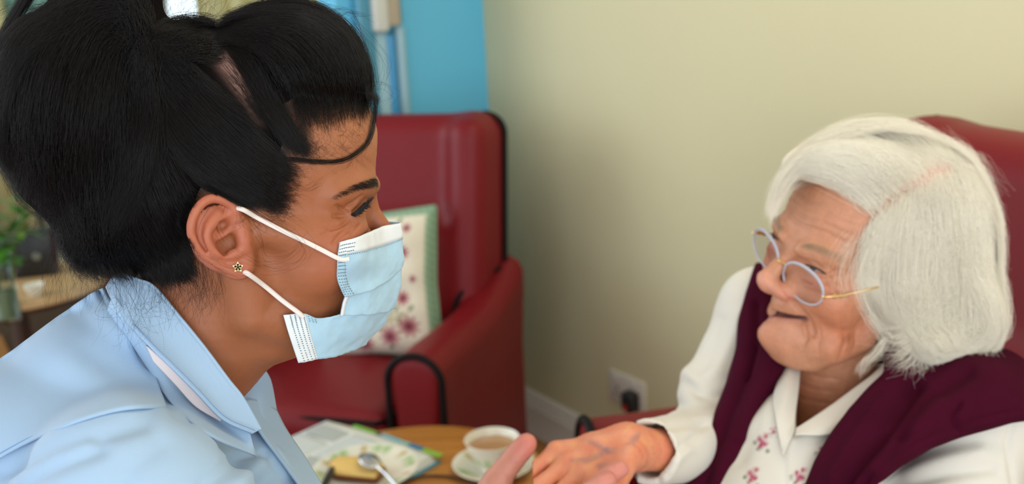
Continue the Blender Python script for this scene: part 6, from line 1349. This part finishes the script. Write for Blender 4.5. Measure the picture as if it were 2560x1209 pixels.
def rebody(o, parts, pa, pb, path, rads):
    V_, F_, C_ = join(parts); n0 = len(parts[0][1]); ia = nearest_face(V_, F_, 0, n0, pa); ib = nearest_face(V_, F_, n0, len(F_), pb); V2, F2 = bridge(V_, F_, ia, ib, path, rads)
    C2 = np.vstack([C_, np.tile(C_[0], (len(V2) - len(V_), 1))]); me = mesh('body', V2, F2); setcol(me, 'skin', C2); me.materials.append(o.data.materials[0]); me.polygons.foreach_set('use_smooth', np.ones(len(me.polygons), bool)); o.data = me
rebody(LBODY, [(l_vw, l_f, l_c), (cw(hv_), hf_, hc)], lw((30, -40, -213)), cw(cpx(1760, 1095, 1.11)), [P(1990, 930, 1.17), P(1905, 790, 1.19), P(1800, 1000, 1.17), P(1785, 1080, 1.14)], [.03, .022, .012, .006])
v, f = hand_mesh(nurse_hand, (-130, 165, 850), (140, 400, 1030), 1.25, {'g': [([cpx(1255, 1185, .973), cpx(1272, 1196, .974), cpx(1290, 1206, .975)], 1.6, 1.0), ([cpx(1240, 1205, .97), cpx(1262, 1218, .972), cpx(1280, 1226, .975)], 1.8, 1.3)]})
hcN = np.tile(np.array(srgb(196, 134, 114)), (len(v), 1)); tip = np.exp(-(np.linalg.norm(v - cpx(1318, 1110, .978), axis=1) / 20) ** 2)[:, None]; hcN = hcN * (1 - .7 * tip) + np.array(srgb(202, 116, 106)) * .7 * tip
for q in (cpx(1552, 1170, .92), cpx(1520, 1200, .905)): t = np.exp(-(np.linalg.norm(v - q, axis=1) / 18) ** 2)[:, None]; hcN = hcN * (1 - .7 * t) + np.array(srgb(204, 126, 116)) * .7 * t
hcN *= (1 + .05 * snoise(v, .2, 2.))[:, None]
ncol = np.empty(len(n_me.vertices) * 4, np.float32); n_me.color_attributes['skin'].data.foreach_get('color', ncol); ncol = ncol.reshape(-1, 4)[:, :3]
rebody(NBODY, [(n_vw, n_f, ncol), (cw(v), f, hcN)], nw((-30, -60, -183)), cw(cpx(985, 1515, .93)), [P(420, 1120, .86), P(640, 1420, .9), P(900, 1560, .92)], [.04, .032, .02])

# ---- lower bodies, below the frame: they carry the figures on the chair and the floor
def lower(name, paths, m, parent, h=.012):
    allp = np.array([p for ps, r in paths for p in ps]); R = max(max(r) for ps, r in paths); s = SDF(allp.min(0) - R - .04, allp.max(0) + R + .04, h)
    for ps, r in paths: s.path(ps, r, .06)
    v, f = s.mesh(); v = laplace(v, f, 3); return link(name, mesh(name, v, f), m, parent)
M_SKIRT = fabric('skirt_wool', srgb(44, 40, 52), 300, .3, .0008, 0); M_NAVY = fabric('trousers_navy', srgb(28, 34, 54), 300, .3, .0008, 0); M_SHOE = mat('shoe_black', (.015, .014, .014), .4)
hip = P(2085, 1370, 1.11); seatp = np.array([hip[0] + .01, hip[1] + .02, .615])
pth = [([hip, seatp], [.125, .14])]
for sy in (-.085, .085):
    kn = np.array([.03, seatp[1] + sy - .03, .575]); pth.append(([seatp + np.array([-.02, sy, -.01]), kn], [.10, .075])); pth.append(([kn, kn + np.array([-.01, 0, -.26])], [.075, .06]))
    lower('stocking', [([kn + np.array([-.01, 0, -.24]), kn + np.array([0, 0, -.49])], [.05, .035])], mat('stocking_tan', srgb(160, 116, 90), .6), LADY)
    lower('shoe', [([kn + np.array([.0, 0, -.535]), kn + np.array([-.10, 0, -.54])], [.034, .028])], M_SHOE, LADY, .008)
lower('skirt', pth, M_SKIRT, LADY)
nh = np.array([-.36, .62, .62]); pn = [([P(300, 1400, .73), nh], [.12, .15])]
for sy in (-.08, .08):
    kn = nh + np.array([.36, sy, -.20]); an = nh + np.array([.14, sy, -.54]); pn.append(([nh + np.array([.02, sy, 0]), kn], [.10, .065])); pn.append(([kn, an], [.062, .042]))
    lower('shoe', [([an + np.array([-.02, 0, -.045]), an + np.array([.12, 0, -.048])], [.034, .028])], M_SHOE, NURSE, .008)
lower('trousers', pn, M_NAVY, NURSE)
